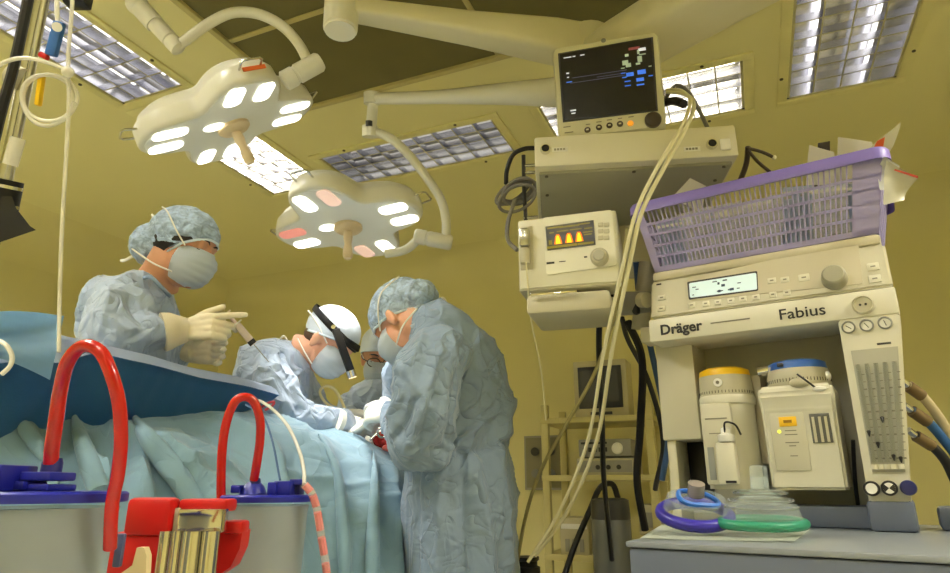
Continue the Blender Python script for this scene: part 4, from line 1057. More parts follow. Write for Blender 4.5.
for k, (pts, r_, m_, lab) in enumerate((
    ([(600, 312, 1.85), (599, 350, 1.95), (602, 420, 2.1), (604, 480, 2.2), (612, 560, 2.3)], .009, M_black, 'black hose hanging straight down behind the pale leads'),
    ([(636, 262, 1.9), (640, 300, 1.92), (650, 345, 1.95), (662, 400, 1.95), (668, 440, 1.95), (662, 480, 1.95)], .009, M_cab_bl, 'blue gas hose dropping left of the anaesthesia machine'),
    ([(628, 322, 1.9), (642, 360, 1.95), (640, 430, 2.0), (637, 480, 2.0), (645, 530, 2.0)], .012, M_black, 'thick black hose nearest the anaesthesia machine\'s left side'),
    ([(622, 318, 1.95), (628, 340, 2.0), (648, 380, 2.0), (663, 440, 2.02), (655, 490, 2.05)], .008, M_dark, 'dark hose slanting down behind the machine\'s left panel'))):
    cable('gas_hose', lab, 'hose', pts, r_, m_)
# ---------------------------------------------------------------- anaesthesia machine
AX = V((.837, -.547, 0)).normalized(); a0_ = P(649, 281, 1.6); AMX = frame(V((a0_.x, a0_.y, 0)), AX, z=(0, 0, 1)); AY = AMX.col[1].xyz
AI = AMX.inverted()
def al(x, y, yo=0.):
    return AI @ onplane(x, y, a0_ + AY*yo, AY)
def alz(x, y, z): return AI @ onz(x, y, z)
M_mach = mat('machine_cream', (200, 195, 172), .4, var=.02)
M_mach2 = mat('machine_panel_beige', (196, 188, 162), .45, var=.02)
M_mach3 = mat('machine_pale', (214, 210, 190), .4, var=.02)
M_mback = mat('machine_back_grey', (186, 184, 166), .45, var=.03)
M_desk = mat('desk_blue_grey', (92, 100, 116), .42, var=.04)
M_desktop = mat('desk_top_grey', (128, 134, 140), .28, var=.04)
M_lcd = mat('lcd_pale', (205, 222, 222), .3, emit=(190, 215, 215), es=.35)
M_lcd_d = mat('lcd_segments', (50, 70, 90), .4)
M_blue = mat('vaporiser_blue', (52, 98, 176), .4)
M_yellow = mat('vaporiser_yellow', (236, 188, 20), .4)
M_glass = mat('clear_plastic', (235, 240, 238), .08, trans=.92, var=.01)
AN = thing('anaesthesia_machine', 'large cream anaesthesia machine with knob, small display and gas flow tubes', 'anaesthesia machine', M=AMX)
W = .502; ZT = a0_.z; ZP = al(649, 322).z; ZF = al(652, 344).z; DP = .34
ZD = .915
# top lid and control unit (front slightly raked)
b = MB(); b.box((W/2, DP/2+.01, ZT+.012), (W-.01, DP, .024), None, .008); b.build('lid', M_mach2, AN)
b = MB(); b.loft([[V((0, .012, ZT)), V((W, .012, ZT)), V((W, DP, ZT)), V((0, DP, ZT))], [V((0, -.012, ZP+.004)), V((W, -.012, ZP+.004)), V((W, DP, ZP+.004)), V((0, DP, ZP+.004))]])
bmesh.ops.bevel(b.bm, geom=b.bm.edges[:], offset=.005, segments=2, affect='EDGES'); b.build('control_unit', M_mach, AN)
rk = V((0, .024, ZT-ZP-.004)).normalized(); f0 = V((0, -.012, ZP+.004)); CF = frame(f0, (1, 0, 0), z=rk)   # control face frame: x, (into), up
nW = AMX.to_3x3() @ CF.col[1].xyz
def cf(x, y): return CF.inverted() @ (AI @ onplane(x, y, AMX @ f0, nW))
def cface(q, m, name, t=.002, y=0., r=.004, par=None):
    pts = [cf(*p) for p in q]; poly = rpoly([(p.x, p.z) for p in (pts[3], pts[2], pts[1], pts[0])], r)
    return MB().prism(poly, -t+y, .001+y, CF @ SWAP).build(name, m, par or AN)
cface([(687, 279), (858, 241), (863, 284), (690, 301)], M_mach2, 'dark_band', .0015, 0., .006)
lcd = cface([(687.5, 282.5), (757.5, 271.5), (758.5, 291), (689, 300)], M_dark, 'display_frame', .003)
cface([(689.5, 284), (756.5, 273.5), (757.5, 290), (690.5, 298.5)], M_lcd, 'display', .004, par=lcd)
g = MB(); r5 = random.Random(11)
for k in range(15):
    u, v = r5.uniform(.03, .95), r5.choice([.12, .3, .5, .7, .9]); p0, p1, p2 = cf(690.5, 285), cf(756.5, 274.5), cf(691, 297.5)
    p = p0 + (p1-p0)*u + (p2-p0)*v; g.box((p.x, -.0045, p.z), (r5.uniform(.004, .012), .0008, r5.choice([.002, .003, .006]) if u > .3 else .002), CF @ Matrix.Rotation(0, 4, 'X'))
g.build('display_digits', M_lcd_d, lcd)
for x, y, w in [(692, 305.5, 7), (706, 304, 7), (718, 302.5, 7), (731, 301, 7), (743, 299, 7), (756, 297.5, 7), (773, 295, 7), (787, 293, 7), (772, 281, 8), (785, 280, 8), (804, 278, 10), (662, 298, 9), (661.5, 309, 9), (873, 267, 10), (875, 279, 10)]:
    p = cf(x, y); MB().box((p.x, -.001, p.z), (w*.0022, .004, .014 if w < 10 else .018), CF, .0015).build('membrane_key', M_mach3, AN)
    MB().box((p.x, -.0032, p.z), (w*.0009, .001, .003), CF).build('key_mark', M_print2, AN)
p = cf(835, 280); T = CF @ Matrix.Translation((p.x, 0, p.z)) @ Matrix.Rotation(PI/2, 4, 'X')
kn = MB(); kn.lathe([(.024, 0), (.0255, .004), (.0245, .012), (.0225, .026), (.019, .029)], T, 40); kn.build('rotary_knob', mat('knob_olive_grey', (150, 146, 124), .45), AN)
p = cf(659, 284.5); MB().box((p.x, -.001, p.z), (.012, .002, .003), CF).build('small_mark', M_print, AN)
# fascia bar with the lettering
b = MB(); b.box((W/2-.001, .06, (ZP+ZF)/2), (W+.006, .16, ZP-ZF), None, .004); b.build('fascia', M_mach3, AN)
yf = -.0205
def ff(x, y): return al(x, y, yf)
def letter(s, x, y, size, bold, sx, m=M_print):
    p = ff(x, y); lettering('lettering', s, AN, Matrix.Translation((p.x, yf-.0008, p.z)) @ Matrix.Rotation(PI/2, 4, 'X'), size, m, bold, .0005, 'LEFT', sx)
letter('Dräger', 660.5, 335, .034, .0009, 1.0)
letter('Fabius', 779, 320, .033, .0003, 1.12)
p = ff(714, 323); MB().box((p.x+.035, yf-.0005, p.z), (.085, .0008, .003)).build('small_print', M_print2, AN)
p = ff(863, 305); T = Matrix.Translation((p.x, yf, p.z)) @ Matrix.Rotation(PI/2, 4, 'X')
MB().lathe([(.020, 0), (.020, .006), (.017, .008), (.016, .004), (.0001, .004)], T, 28, False).build('gauge', M_plast2, AN)
MB().cyl(V((p.x-.005, yf-.006, p.z)), V((p.x-.005, yf-.004, p.z)), .0025, 8).build('gauge_pin', M_print, AN)
MB().cyl(V((p.x+.005, yf-.006, p.z)), V((p.x+.005, yf-.004, p.z)), .0025, 8).build('gauge_pin', M_print, AN)
# body behind: back panel, left panel, sides
YB = .17
b = MB(); b.box((W/2-.035, YB+.09, (ZF+ZD)/2+.02), (W-.08, .17, ZF-ZD+.06), None, .004); b.build('back_panel', M_mback, AN)
q0, q1 = al(663, 362, .10), al(708, 440, .10)
b = MB(); b.box(((q0.x+q1.x)/2-.005, .12, (q0.z+q1.z)/2+.02), (q1.x-q0.x, .12, q0.z-q1.z+.04), None, .004); b.build('left_panel', M_mach, AN)
b = MB(); b.box(((q0.x+q1.x)/2+.005, .168, (q1.z+ZD)/2+.03), (.055, .01, q1.z-ZD-.05), None, .002); b.build('dark_opening', M_black, AN)
b = MB(); b.box((q0.x+.012, .12, (q1.z+ZD)/2), (.022, .10, q1.z-ZD), None, .003); b.build('left_post', M_plast, AN)
# flow tube column
x0 = al(838, 322, -.02).x; x1 = W + .012
x1 = W + .002; zc0 = ZD + .05; TAP = .042
def xr_(z): return x1 - TAP*(ZF-z)/(ZF-zc0)
b = MB(); b.loft([[V((x0, -.02, z)), V((xr_(z), -.02, z)), V((xr_(z), .18, z)), V((x0, .18, z))] for z in (zc0, ZF+.001)])
bmesh.ops.bevel(b.bm, geom=b.bm.edges[:], offset=.004, segments=2, affect='EDGES'); b.build('flow_column', M_mach3, AN)
cx0 = x0+.014; zz0 = al(890, 472, yf).z; zz1 = al(872, 349, yf).z
b = MB(); b.loft([[V((cx0, yf-.003, z)), V((xr_(z)-.007, yf-.003, z)), V((xr_(z)-.007, yf+.001, z)), V((cx0, yf+.001, z))] for z in (zz0, zz1)]); b.build('flow_window', mat('flow_panel_grey', (176, 174, 158), .25), AN)
cx1 = xr_(zz0)-.007
for k in range(5):
    def fx(z): return cx0 + (xr_(z)-.007-cx0)*(k+.5)/5
    x = fx(zz0)
    MB().cyl(V((fx(zz0+.018), yf-.005, zz0+.018)), V((fx(zz1-.03), yf-.005, zz1-.03)), .0042, 10).build('flow_tube', M_glass, AN)
    tk = MB()
    for j in range(12): tk.box((fx(zz0+.025+j*(zz1-zz0-.06)/12)+.0065, yf-.0035, zz0+.025+j*(zz1-zz0-.06)/12), (.005, .0008, .0014 if j % 3 else .003))
    tk.build('flow_scale', M_print2, AN)
    zf_ = zz0+.022+[.05, .028, .075, .004, .0][k]
    MB().lathe([(.001, -.006), (.0036, .004), (.002, .006)], Matrix.Translation((fx(zf_), yf-.0095, zf_)), 10).build('float', M_print, AN)
    MB().lathe([(.006, 0), (.006, .009)], Matrix.Translation((x, yf-.004, zz0+.005)), 12).build('tube_socket', M_plast, AN)
for k, (px_, py_) in enumerate(((848.5, 327.5), (866.5, 325.5), (885, 323))):
    c = al(px_, py_, yf); T = Matrix.Translation((c.x, yf, c.z)) @ Matrix.Rotation(PI/2, 4, 'X')
    gg = MB().lathe([(.0128, 0), (.0128, .004), (.0105, .005), (.010, .001), (.0001, .001)], T, 24, False).build('pressure_gauge', M_grey, AN)
    MB().lathe([(.0098, .0012), (.0001, .0016)], T, 20, False).build('gauge_dial', M_labelw, gg)
    MB().box((0, 0, 0), (.012, .0006, .0014), Matrix.Translation((c.x, yf-.0022, c.z)) @ Matrix.Rotation(.7+k*.3, 4, 'Y')).build('needle', M_print, gg)
c = al(884, 343.5, yf); MB().box((c.x, yf-.0005, c.z), (.024, .0008, .004)).build('small_print', M_print, AN)
M_navy = mat('knob_navy', (36, 40, 92), .35)
for k, (px_, m_) in enumerate(((872, M_labelw), (889.5, M_labelw), (908.5, M_navy))):
    c = al(px_, 488.5-k*.4, yf); T = Matrix.Translation((c.x, yf, c.z)) @ Matrix.Rotation(PI/2, 4, 'X')
    kk = MB().lathe([(.0138, 0), (.0138, .016), (.0125, .02)], T, 28).build('flow_knob', M_print if k < 2 else M_navy, AN)
    MB().lathe([(.0098, .0195), (.0098, .021)], T, 24).build('knob_face', m_, kk)
    if k == 1:
        bt = MB()
        for s_ in (0, PI): bt.prism([(0, 0)] + [(.0098*math.cos(s_+t), .0098*math.sin(s_+t)) for t in (-.75, -.4, 0, .4, .75)], .0205, .0216, T)
        bt.build('knob_mark', M_print, kk)
c = al(861, 488, yf)
b = MB(); b.tube([AI @ P(853, 440, 1.33), AI @ P(855, 480, 1.33), AI @ P(858, 505, 1.33)], .004, 8, 3); b.build('dark_seal', M_black, AN)
b = MB(); b.box(((x0+x1-TAP)/2, .075, ZD+.028), (x1-TAP-x0+.01, .2, .056), None, .008); b.build('column_foot', M_desk, AN)
# desk: upstand, worktop, drawer front
t0, t1 = alz(625, 541, ZD), alz(955, 546, ZD)
YD = min(t0.y, t1.y)
xl = t0.x; xr = W + .34
b = MB(); b.box(((xl+xr)/2, (YD+.30)/2, ZD-.0045), (xr-xl, .30-YD, .009), None, .003); b.build('worktop', M_desktop, AN)
b = MB(); b.box(((xl+xr)/2, (YD+.004+.28)/2, ZD-.080), (xr-xl-.006, .276-YD, .141), None, .006); b.build('drawer_front', M_desk, AN)
b = MB(); b.box(((x0-.13)/1, .09, ZD+.022), (.26, .10, .044), None, .008); b.box((W+.09, .12, ZD+.022), (.18, .10, .044), None, .008); b.build('rear_upstand', M_desk, AN)
b = MB(); b.box(((xl+xr)/2, (YD+.03+.28)/2, (ZD-.16+.12)/2), (xr-xl-.05, .25-YD, ZD-.16-.12), None, .01); b.build('cabinet_base', M_plast2, AN)
for sx in (xl+.06, xr-.06):
    for sy in (YD+.09, .24):
        MB().lathe([(.02, .105), (.05, .10), (.05, .0), (.02, 0)], Matrix.Translation((sx, sy, 0)) @ Matrix.Translation((0, 0, .0)), 16).build('castor', M_dark, AN)
hb = AI @ P(944, 556, 1.2)
MB().rbox(AI @ P(940, 556, 1.17), AI @ P(965, 558, 1.17), .012, .012).build('side_rail', M_steel, AN)
MB().rbox(AI @ P(940, 567, 1.17), AI @ P(965, 569, 1.17), .012, .010).build('side_rail', M_steel, AN)
# left edge fittings
MB().cyl(AI @ P(647, 300, 1.62), AI @ P(641, 300, 1.64), .02, 14).build('side_coupling', M_plast2, AN)
MB().box((-.02, .05, ZF+.03), (.04, .06, .04), None, .005).build('side_bracket', M_plast2, AN)
MB().cyl(V((-.045, .05, ZF+.03)), V((-.02, .05, ZF+.03)), .014, 12).build('bracket_knob', M_steel, AN)

# ------------------------------------------------ vaporisers (each lifts off)
def vaporiser_yellow():
    c = al(730, 430, .06); zt = al(729, 366, .02).z; zb = al(729, 489, .02).z; H = zt-zb
    rr = (al(757, 420, .06).x-al(703, 420, .06).x)/2
    M = AMX @ Matrix.Translation((c.x, .065, zb))
    o = thing('vaporiser', 'cream vaporiser with a yellow ring round its top, left of the pair', 'vaporiser', M=M, group='vaporisers on the anaesthesia machine')
    MB().lathe([(rr*.96, 0), (rr*.97, H*.68), (rr*1.04, H*.69), (rr*1.05, H*.74), (rr*1.0, H*.76)], None, 40).build('body', M_mach3, o)
    MB().lathe([(rr*1.0, H*.75), (rr*1.0, H*.81), (rr*.97, H*.93)], None, 40).build('dial', M_plast2, o)
    MB().lathe([(rr*.97, H*.925), (rr*.93, H*.98), (rr*.75, H*1.0)], None, 40).build('dial_ring', M_yellow, o)
    tk = MB()
    for k in range(26):
        t = PI+PI*k/25; tk.box((rr*1.0*math.cos(t), rr*1.0*math.sin(t), H*.785), (.0012, .0012, .006))
    tk.build('dial_scale', M_print, o)
    s_ = MB().cyl((-.003, -rr*.98, H*.86), (-.003, -rr*1.06, H*.86), .0095, 16).build('dial_button', M_labelw, o); MB().cyl((-.003, -rr*1.06, H*.86), (-.003, -rr*1.08, H*.86), .004, 10).build('button_dot', M_print2, s_)
    MB().box((-rr*.25, -rr*.85, H*.36), (rr*1.15, rr*.5, H*.66), None, .006).build('front_block', M_mach, o)
    g = MB(); g.box((-rr*.25, -rr*1.105, H*.56), (rr*.8, .001, .003)); g.box((-rr*.3, -rr*1.105, H*.44), (rr*.5, .001, .002)); g.build('print', M_print2, o)
    MB().box((rr*.0, -rr*1.12, H*.20), (rr*.72, rr*.42, H*.34), None, .008).build('filler_block', M_mach3, o)
    MB().lathe([(.016, 0), (.018, .006), (.018, .014), (.010, .018), (.010, .028), (.004, .031)], Matrix.Translation((rr*.05, -rr*1.12, H*.37)), 20).build('filler_cap', M_labelw, o)
    MB().tube([(rr*.05, -rr*1.25, H*.44), (rr*.12, -rr*1.35, H*.52), (rr*.45, -rr*1.3, H*.50), (rr*.6, -rr*1.2, H*.42)], .0022, 8, 6).build('cap_tether', M_black, o)
    MB().box((-rr*.56, -rr*1.1, H*.2), (.014, .004, H*.26), None, .001).build('sight_glass', mat('sight_glass_grey', (150, 152, 146), .1), o)
    MB().box((rr*.1, -rr*1.335, H*.055), (.022, .002, .005)).build('drain_slot', M_black, o)
    MB().box((rr*.35, rr*1.15, H*.5), (.03, rr*.9, .05)).build('mount_block', M_mach2, o)
vaporiser_yellow()
def vaporiser_blue():
    c = al(805, 430, .05); zt = al(803, 358, 0.0).z; zb = al(808, 490, 0.0).z; H = zt-zb
    hw = (al(851, 430, .0).x-al(768, 430, .0).x)/2
    M = AMX @ Matrix.Translation((c.x-.002, .065, zb))
    o = thing('vaporiser', 'square cream vaporiser with a blue ring on top and yellow sticker', 'vaporiser', M=M, group='vaporisers on the anaesthesia machine')
    b = MB(); b.loft([[V((x, y, z)) for x, y in ((-hw*.9, -.07), (hw*.9, -.07), (hw*.9, .06), (-hw*.9, .06))] for z in (0,)] + [[V((x, y, H*.60)) for x, y in ((-hw*.92, -.075), (hw*.92, -.075), (hw*.92, .06), (-hw*.92, .06))], [V((x, y, H*.72)) for x, y in ((-hw*.96, -.088), (hw*.96, -.088), (hw*.96, .06), (-hw*.96, .06))], [V((x, y, H*.79)) for x, y in ((-hw*.9, -.08), (hw*.9, -.08), (hw*.9, .06), (-hw*.9, .06))]])
    bmesh.ops.bevel(b.bm, geom=b.bm.edges[:], offset=.006, segments=3, affect='EDGES'); b.build('body', M_mach3, o)
    rr = hw*.80
    MB().lathe([(rr, H*.78), (rr*1.03, H*.80), (rr*1.03, H*.87), (rr*.97, H*.93)], Matrix.Translation((.004, -.012, 0)), 44).build('dial', M_plast2, o)
    MB().lathe([(rr*.97, H*.925), (rr*.93, H*.985), (rr*.8, H*1.0)], Matrix.Translation((.004, -.012, 0)), 44).build('dial_ring', M_blue, o)
    MB().box((-rr*.35, -.012-rr*.93, H*.96), (.012, .006, .008), None, .001).build('ring_notch', M_dark, o)
    tk = MB()
    for k in range(30):
        t = PI+PI*k/29; tk.box((.004+rr*1.03*math.cos(t), -.012+rr*1.03*math.sin(t), H*.835), (.0012, .0012, .007))
    tk.build('dial_scale', M_print, o)
    MB().ell((.012, -.012-rr*1.1, H*.80), (.020, .016, .011)).build('dial_thumb', M_plast2, o)
    MB().ell((rr*.98, -.03, H*.86), (.009, .012, .012)).build('side_button', M_labelw, o)
    MB().tube([(.012, -.012-rr*1.32, H*.86), (.028, -.02-rr*1.3, H*.80), (.044, -.014-rr*1.1, H*.74)], .0022, 8, 6).build('tether', M_black, o)
    MB().lathe([(.006, 0), (.014, .004), (.014, .009), (.002, .012)], Matrix.Translation((.048, -.08, H*.72)), 14).build('filler_tip', M_labelw, o)
    fy = -.0735
    pl_ = MB().box((-hw*.30, fy, H*.36), (hw*.86, .003, H*.44), None, .002).build('instruction_plate', M_mach, o)
    MB().box((-hw*.28, fy-.002, H*.51), (.034, .002, .020), None, .002).build('yellow_sticker', mat('sticker_yellow', (248, 196, 40), .5), pl_)
    MB().box((-hw*.28, fy-.0035, H*.51), (.016, .001, .006)).build('sticker_print', mat('print_olive', (150, 110, 10), .5), pl_)
    MB().cyl((-hw*.52, fy-.002, H*.435), (-hw*.52, fy-.004, H*.435), .0035, 10).build('indicator_lamp', mat('indicator_yellow', (240, 240, 90), .3, emit=(240, 240, 80), es=1.), pl_)
    g = MB()
    for zz, w in ((.44, .022), (.41, .024), (.35, .026), (.325, .013), (.25, .014)): g.box((-hw*.24, fy-.002, H*zz), (w, .001, .002))
    g.build('print', M_print2, pl_)
    wd = MB().box((hw*.5, fy-.0005, H*.45), (hw*.48, .003, H*.22), None, .001).build('sight_window', mat('sight_dark', (92, 92, 86), .2), o)
    for k, x in enumerate((-.012, 0, .011)): MB().box((hw*.5+x, fy-.003, H*.44), (.005, .002, H*.19)).build('window_bar', M_plast2, wd)
    MB().box((0, .085, H*.5), (.05, .05, .06)).build('mount_block', M_mach2, o)
vaporiser_blue()
MB().cyl(al(758, 372, .05), al(777, 369, .05), .011, 14).build('interlock_bar', M_chrome, AN)
MB().cyl(al(774, 368, .03), al(774, 380, .03), .011, 14).build('interlock_pin', M_mach2, AN)
MB().box(al(764, 420, .13), (.02, .08, .2), None, .004).build('vaporiser_rail', M_mach2, AN)

# ------------------------------------------------ gas hoses on the right side
for k, (pts, m_, lab) in enumerate((
    ([(908, 386, 1.42), (922, 396, 1.42), (938, 416, 1.42), (952, 440, 1.42), (975, 480, 1.42)], mat('hose_tan', (190, 176, 140), .5), 'tan gas hose, topmost of three leaving the machine\'s right side'),
    ([(912, 411, 1.42), (928, 422, 1.42), (944, 440, 1.42), (960, 462, 1.42), (985, 505, 1.42)], mat('hose_blue', (50, 96, 150), .5), 'blue gas hose between the tan and the black hose'),
    ([(916, 436, 1.42), (932, 446, 1.42), (946, 462, 1.42), (960, 490, 1.42), (985, 530, 1.42)], mat('hose_black', (34, 34, 36), .5), 'black gas hose, lowest of three leaving the machine\'s right side'))):
    o = thing('gas_hose', lab, 'hose', P(*pts[0]))
    MB().tube([P(*p) for p in pts], .0105, 12, 8).build('hose', m_, o, True)
    MB().tube([P(*pts[0]), P(*pts[1])], .013, 10).build('coupling', mat('coupling_brown', (112, 92, 58), .5), o, True)
    MB().cyl(P(pts[0][0]-8, pts[0][1]-6, 1.42), P(*pts[0]), .008, 10).build('nipple', M_steel, o, True)

# ------------------------------------------------ lavender basket
bx0, bx1 = .0, W-.005
MB_ = Matrix.Translation((0, 0, ZT+.0245))
BK = thing('plastic_basket', 'lavender slotted plastic basket on top of the anaesthesia machine', 'basket', M=AMX @ Matrix.Translation((0, 0, ZT+.026)))
M_lav = mat('lavender_plastic', (168, 160, 208), .4, var=.03)
M_lav_d = mat('lavender_rim', (128, 112, 190), .4, var=.03)
BH = al(640, 205).z - ZT - .035; BD = .30
q0 = al(632, 207); q1 = al(882, 152)
tx0, tx1 = q0.x + .008, q1.x - .0
bx0, bx1 = .012, al(878, 232).x
def side(name, p00, p10, p01, p11, nx, rows, t=.003):
    """slotted wall: p00-p10 bottom edge, p01-p11 top edge"""
    b = MB(); nrm = ((p10-p00).cross(p01-p00)).normalized()
    def q(u, v): return (p00*(1-u)+p10*u)*(1-v) + (p01*(1-u)+p11*u)*v
    def slab(u0, u1, v0, v1):
        c = [q(u0, v0), q(u1, v0), q(u1, v1), q(u0, v1)]
        b.loft([[x - nrm*t/2 for x in c], [x + nrm*t/2 for x in c]])
    for v0, v1 in rows: slab(0, 1, v0, v1)
    m = .035; mr = .10 if name == 'front_wall' else m
    slab(0, m, 0, 1); slab(1-mr, 1, 0, 1)
    for k in range(1, nx):
        u = m + (1-m-mr)*k/nx; w = (1-m-mr)/nx*.30
        slab(u-w/2, u+w/2, rows[0][0], rows[-1][1])
    return b.build(name, M_lav, BK, angle=30)
rows = [(0, .07), (.20, .235), (.36, .395), (.53, .565), (.69, .725), (.90, 1)]
bo = [V((bx0, .02, 0)), V((bx1, .02, 0)), V((bx1, .02+BD*.9, 0)), V((bx0, .02+BD*.9, 0))]
to = [V((tx0, -.012, BH)), V((tx1, -.012, BH)), V((tx1, .03+BD, BH)), V((tx0, .03+BD, BH))]
side('front_wall', bo[0], bo[1], to[0], to[1], 42, rows)
side('back_wall', bo[3], bo[2], to[3], to[2], 42, rows)
side('end_wall', bo[0], bo[3], to[0], to[3], 22, rows)
side('end_wall', bo[1], bo[2], to[1], to[2], 22, rows)
MB().box(((bx0+bx1)/2, .02+BD*.45, .003), (bx1-bx0, BD*.9, .006), None, .002).build('base', M_lav, BK)
rim = MB()
def rr_loop(x0, x1, y0, y1, r, z):
    return [V((px_, py_, z)) for px_, py_ in [(x+(x0+x1)/2, y+(y0+y1)/2) for x, y in rrect(x1-x0, y1-y0, r, 6)]]
lo_ = rr_loop(tx0-.014, tx1+.014, -.026, .044+BD, .03, 0); li_ = rr_loop(tx0-.001, tx1+.001, -.013, .031+BD, .02, 0)
prof = [(0, -.022), (0, .0), (.3, .006), (.7, .006), (1, 0), (1, -.006)]
rings = []
for t, dz in prof: rings.append(rim.ring([a_*(1-t)+b_*t + V((0, 0, BH+dz)) for a_, b_ in zip(lo_, li_)]))
for i in range(len(rings)-1): rim.bridge(rings[i], rings[i+1])
rim.build('rim', M_lav_d, BK)
# contents: packs of syringes, papers
M_paper = mat('paper_white', (232, 228, 214), .6, var=.02)
M_pack = mat('pack_film', (222, 220, 196), .25, var=.05, alpha=.75)
M_packw = mat('pack_white', (250, 250, 252), .4, var=.06, vs=40)
M_packb = mat('pack_blueish', (176, 190, 214), .4, var=.1, vs=40)
M_packp = mat('pack_paper', (226, 226, 222), .5, var=.05)
def sheet(name, label, cat, quad, m, bend=.01, n=8, seed=0, par=None, group=None, thick=.0012):
    a, b_, c, d = [V(p) for p in quad]; nrm = (b_-a).cross(d-a).normalized(); rw = []
    for i in range(n+1):
        u = i/n; r_ = []
        for j in range(n+1):
            v = j/n; p = (a*(1-u)+b_*u)*(1-v)+(d*(1-u)+c*u)*v
            r_.append(p + nrm*(bend*math.sin(u*PI)*math.cos(v*2+seed) + .35*bend*noise.noise(p*30+V((seed, 0, 0)))))
        rw.append(r_)
    g = MB().grid(rw); g.solid(thick)
    o = g.build(name, m, par, par is not None, 60)
    if label: props(o, label, cat, group)
    return o
def bp(x, y, d): return P(x, y, d)
sheet('paper_sheet', 'white paper corner sticking up at the basket\'s left end', 'paper', [bp(672, 197, 1.62), bp(690, 178, 1.62), bp(706, 186, 1.6), bp(702, 215, 1.6)], M_paper, .004)
sheet('paper_packet', 'white paper packet standing in the basket, left of the larger white one', 'packet', [bp(806, 185, 1.56), bp(809, 145, 1.56), bp(834, 152, 1.55), bp(838, 185, 1.55)], M_paper, .006, seed=1)
sheet('paper_packet', 'larger white paper packet standing in the basket\'s right half', 'packet', [bp(836, 185, 1.50), bp(838, 137, 1.50), bp(872, 142, 1.47), bp(880, 180, 1.47)], M_paper, .008, seed=2)
sheet('foil_packet', 'small dark packet peeping up between the white packets in the basket', 'packet', [bp(812, 190, 1.57), bp(818, 143, 1.57), bp(830, 141, 1.57), bp(828, 190, 1.57)], M_knob, .003, seed=2)
o = sheet('film_pouch', 'clear pouch with an orange tip leaning up out of the basket', 'pouch', [bp(866, 170, 1.42), bp(872, 146, 1.42), bp(901, 122, 1.40), bp(884, 160, 1.38)], M_pack, .008, seed=4)
o2 = sheet('orange_tip', None, None, [bp(872, 152, 1.405), bp(877, 141, 1.405), bp(885, 137, 1.40), bp(882, 152, 1.40)], M_orange, .002); 
o2.parent = o
o = sheet('film_pouch', 'clear film pouch with a red seal line hanging over the basket\'s right end', 'pouch', [bp(884, 205, 1.33), bp(886, 160, 1.33), bp(918, 178, 1.34), bp(905, 200, 1.34)], M_pack, .012, seed=5)
o2 = sheet('red_seal', None, None, [bp(894, 170.5, 1.325), bp(895, 169, 1.325), bp(918, 176, 1.335), bp(918, 178.5, 1.335)], mat('seal_red', (200, 80, 60), .5), .0005)
o2.parent = o
sheet('film_pouch', 'crumpled pale pouch behind the basket\'s right rim', 'pouch', [bp(880, 190, 1.36), bp(884, 156, 1.36), bp(899, 166, 1.36), bp(893, 190, 1.36)], M_packp, .014, seed=6)
bw = MB()
pk = random.Random(9)
for k in range(26):
    x = pk.uniform(.04, W-.07); y = pk.uniform(.06, .22); z = .012 + .0055*k
    wx, wy = pk.uniform(.09, .16), pk.uniform(.05, .10)
    x = min(max(x, bx0+wx/2+.01), bx1-wx/2-.01); y = min(max(y, .03+wy/2+.012), .24-wy/2)
    M = AMX @ Matrix.Translation((x, y, ZT+.026+z)) @ Matrix.Rotation(pk.uniform(-.25, .25), 4, 'Z')
    o = thing('syringe_pack', 'flat syringe packet among those piled in the lavender basket', 'packet', M=M, group='syringe packets in the basket')
    s_ = MB(); n = 8; rw = []
    for i in range(n+1):
        rw.append([V((wx*(i/n-.5), wy*(j/4-.5), .003*noise.noise(V((i*.5, j*.6, k))))) for j in range(5)])
    s_.grid(rw); s_.solid(.003); s_.build('wrapper', M_packp if k % 3 else M_pack, o)
    MB().cyl((-wx*.32, 0, .006), (wx*.2, 0, .006), .0045, 8).build('barrel', M_labelw if k % 2 else M_cab_bl, o)

for k in range(18):
    wx, hz = pk.uniform(.06, .085), pk.uniform(.115, .135)
    x = bx0 + .05 + (W-.11)*k/17; lean = pk.uniform(-.2, .2)
    M = AMX @ Matrix.Translation((x, .030+.004*(k % 3), ZT+.034)) @ Matrix.Rotation(lean, 4, 'Y') @ Matrix.Rotation(.24, 4, 'X')
    o = thing('dressing_pack', 'pale packet standing behind the basket\'s slotted front', 'packet', M=M, group='upright packets in the basket')
    s_ = MB(); rw = []
    for i in range(7): rw.append([V((wx*(i/6-.5), .002*noise.noise(V((i*.6, j*.6, k+50))), hz*j/6)) for j in range(7)])
    s_.grid(rw); s_.solid(.004); s_.build('wrapper', M_packw if k % 4 else M_packb, o)
    MB().box((0, -.003, hz*.9), (wx*.96, .002, .006)).build('seal_edge', M_labelw, o)
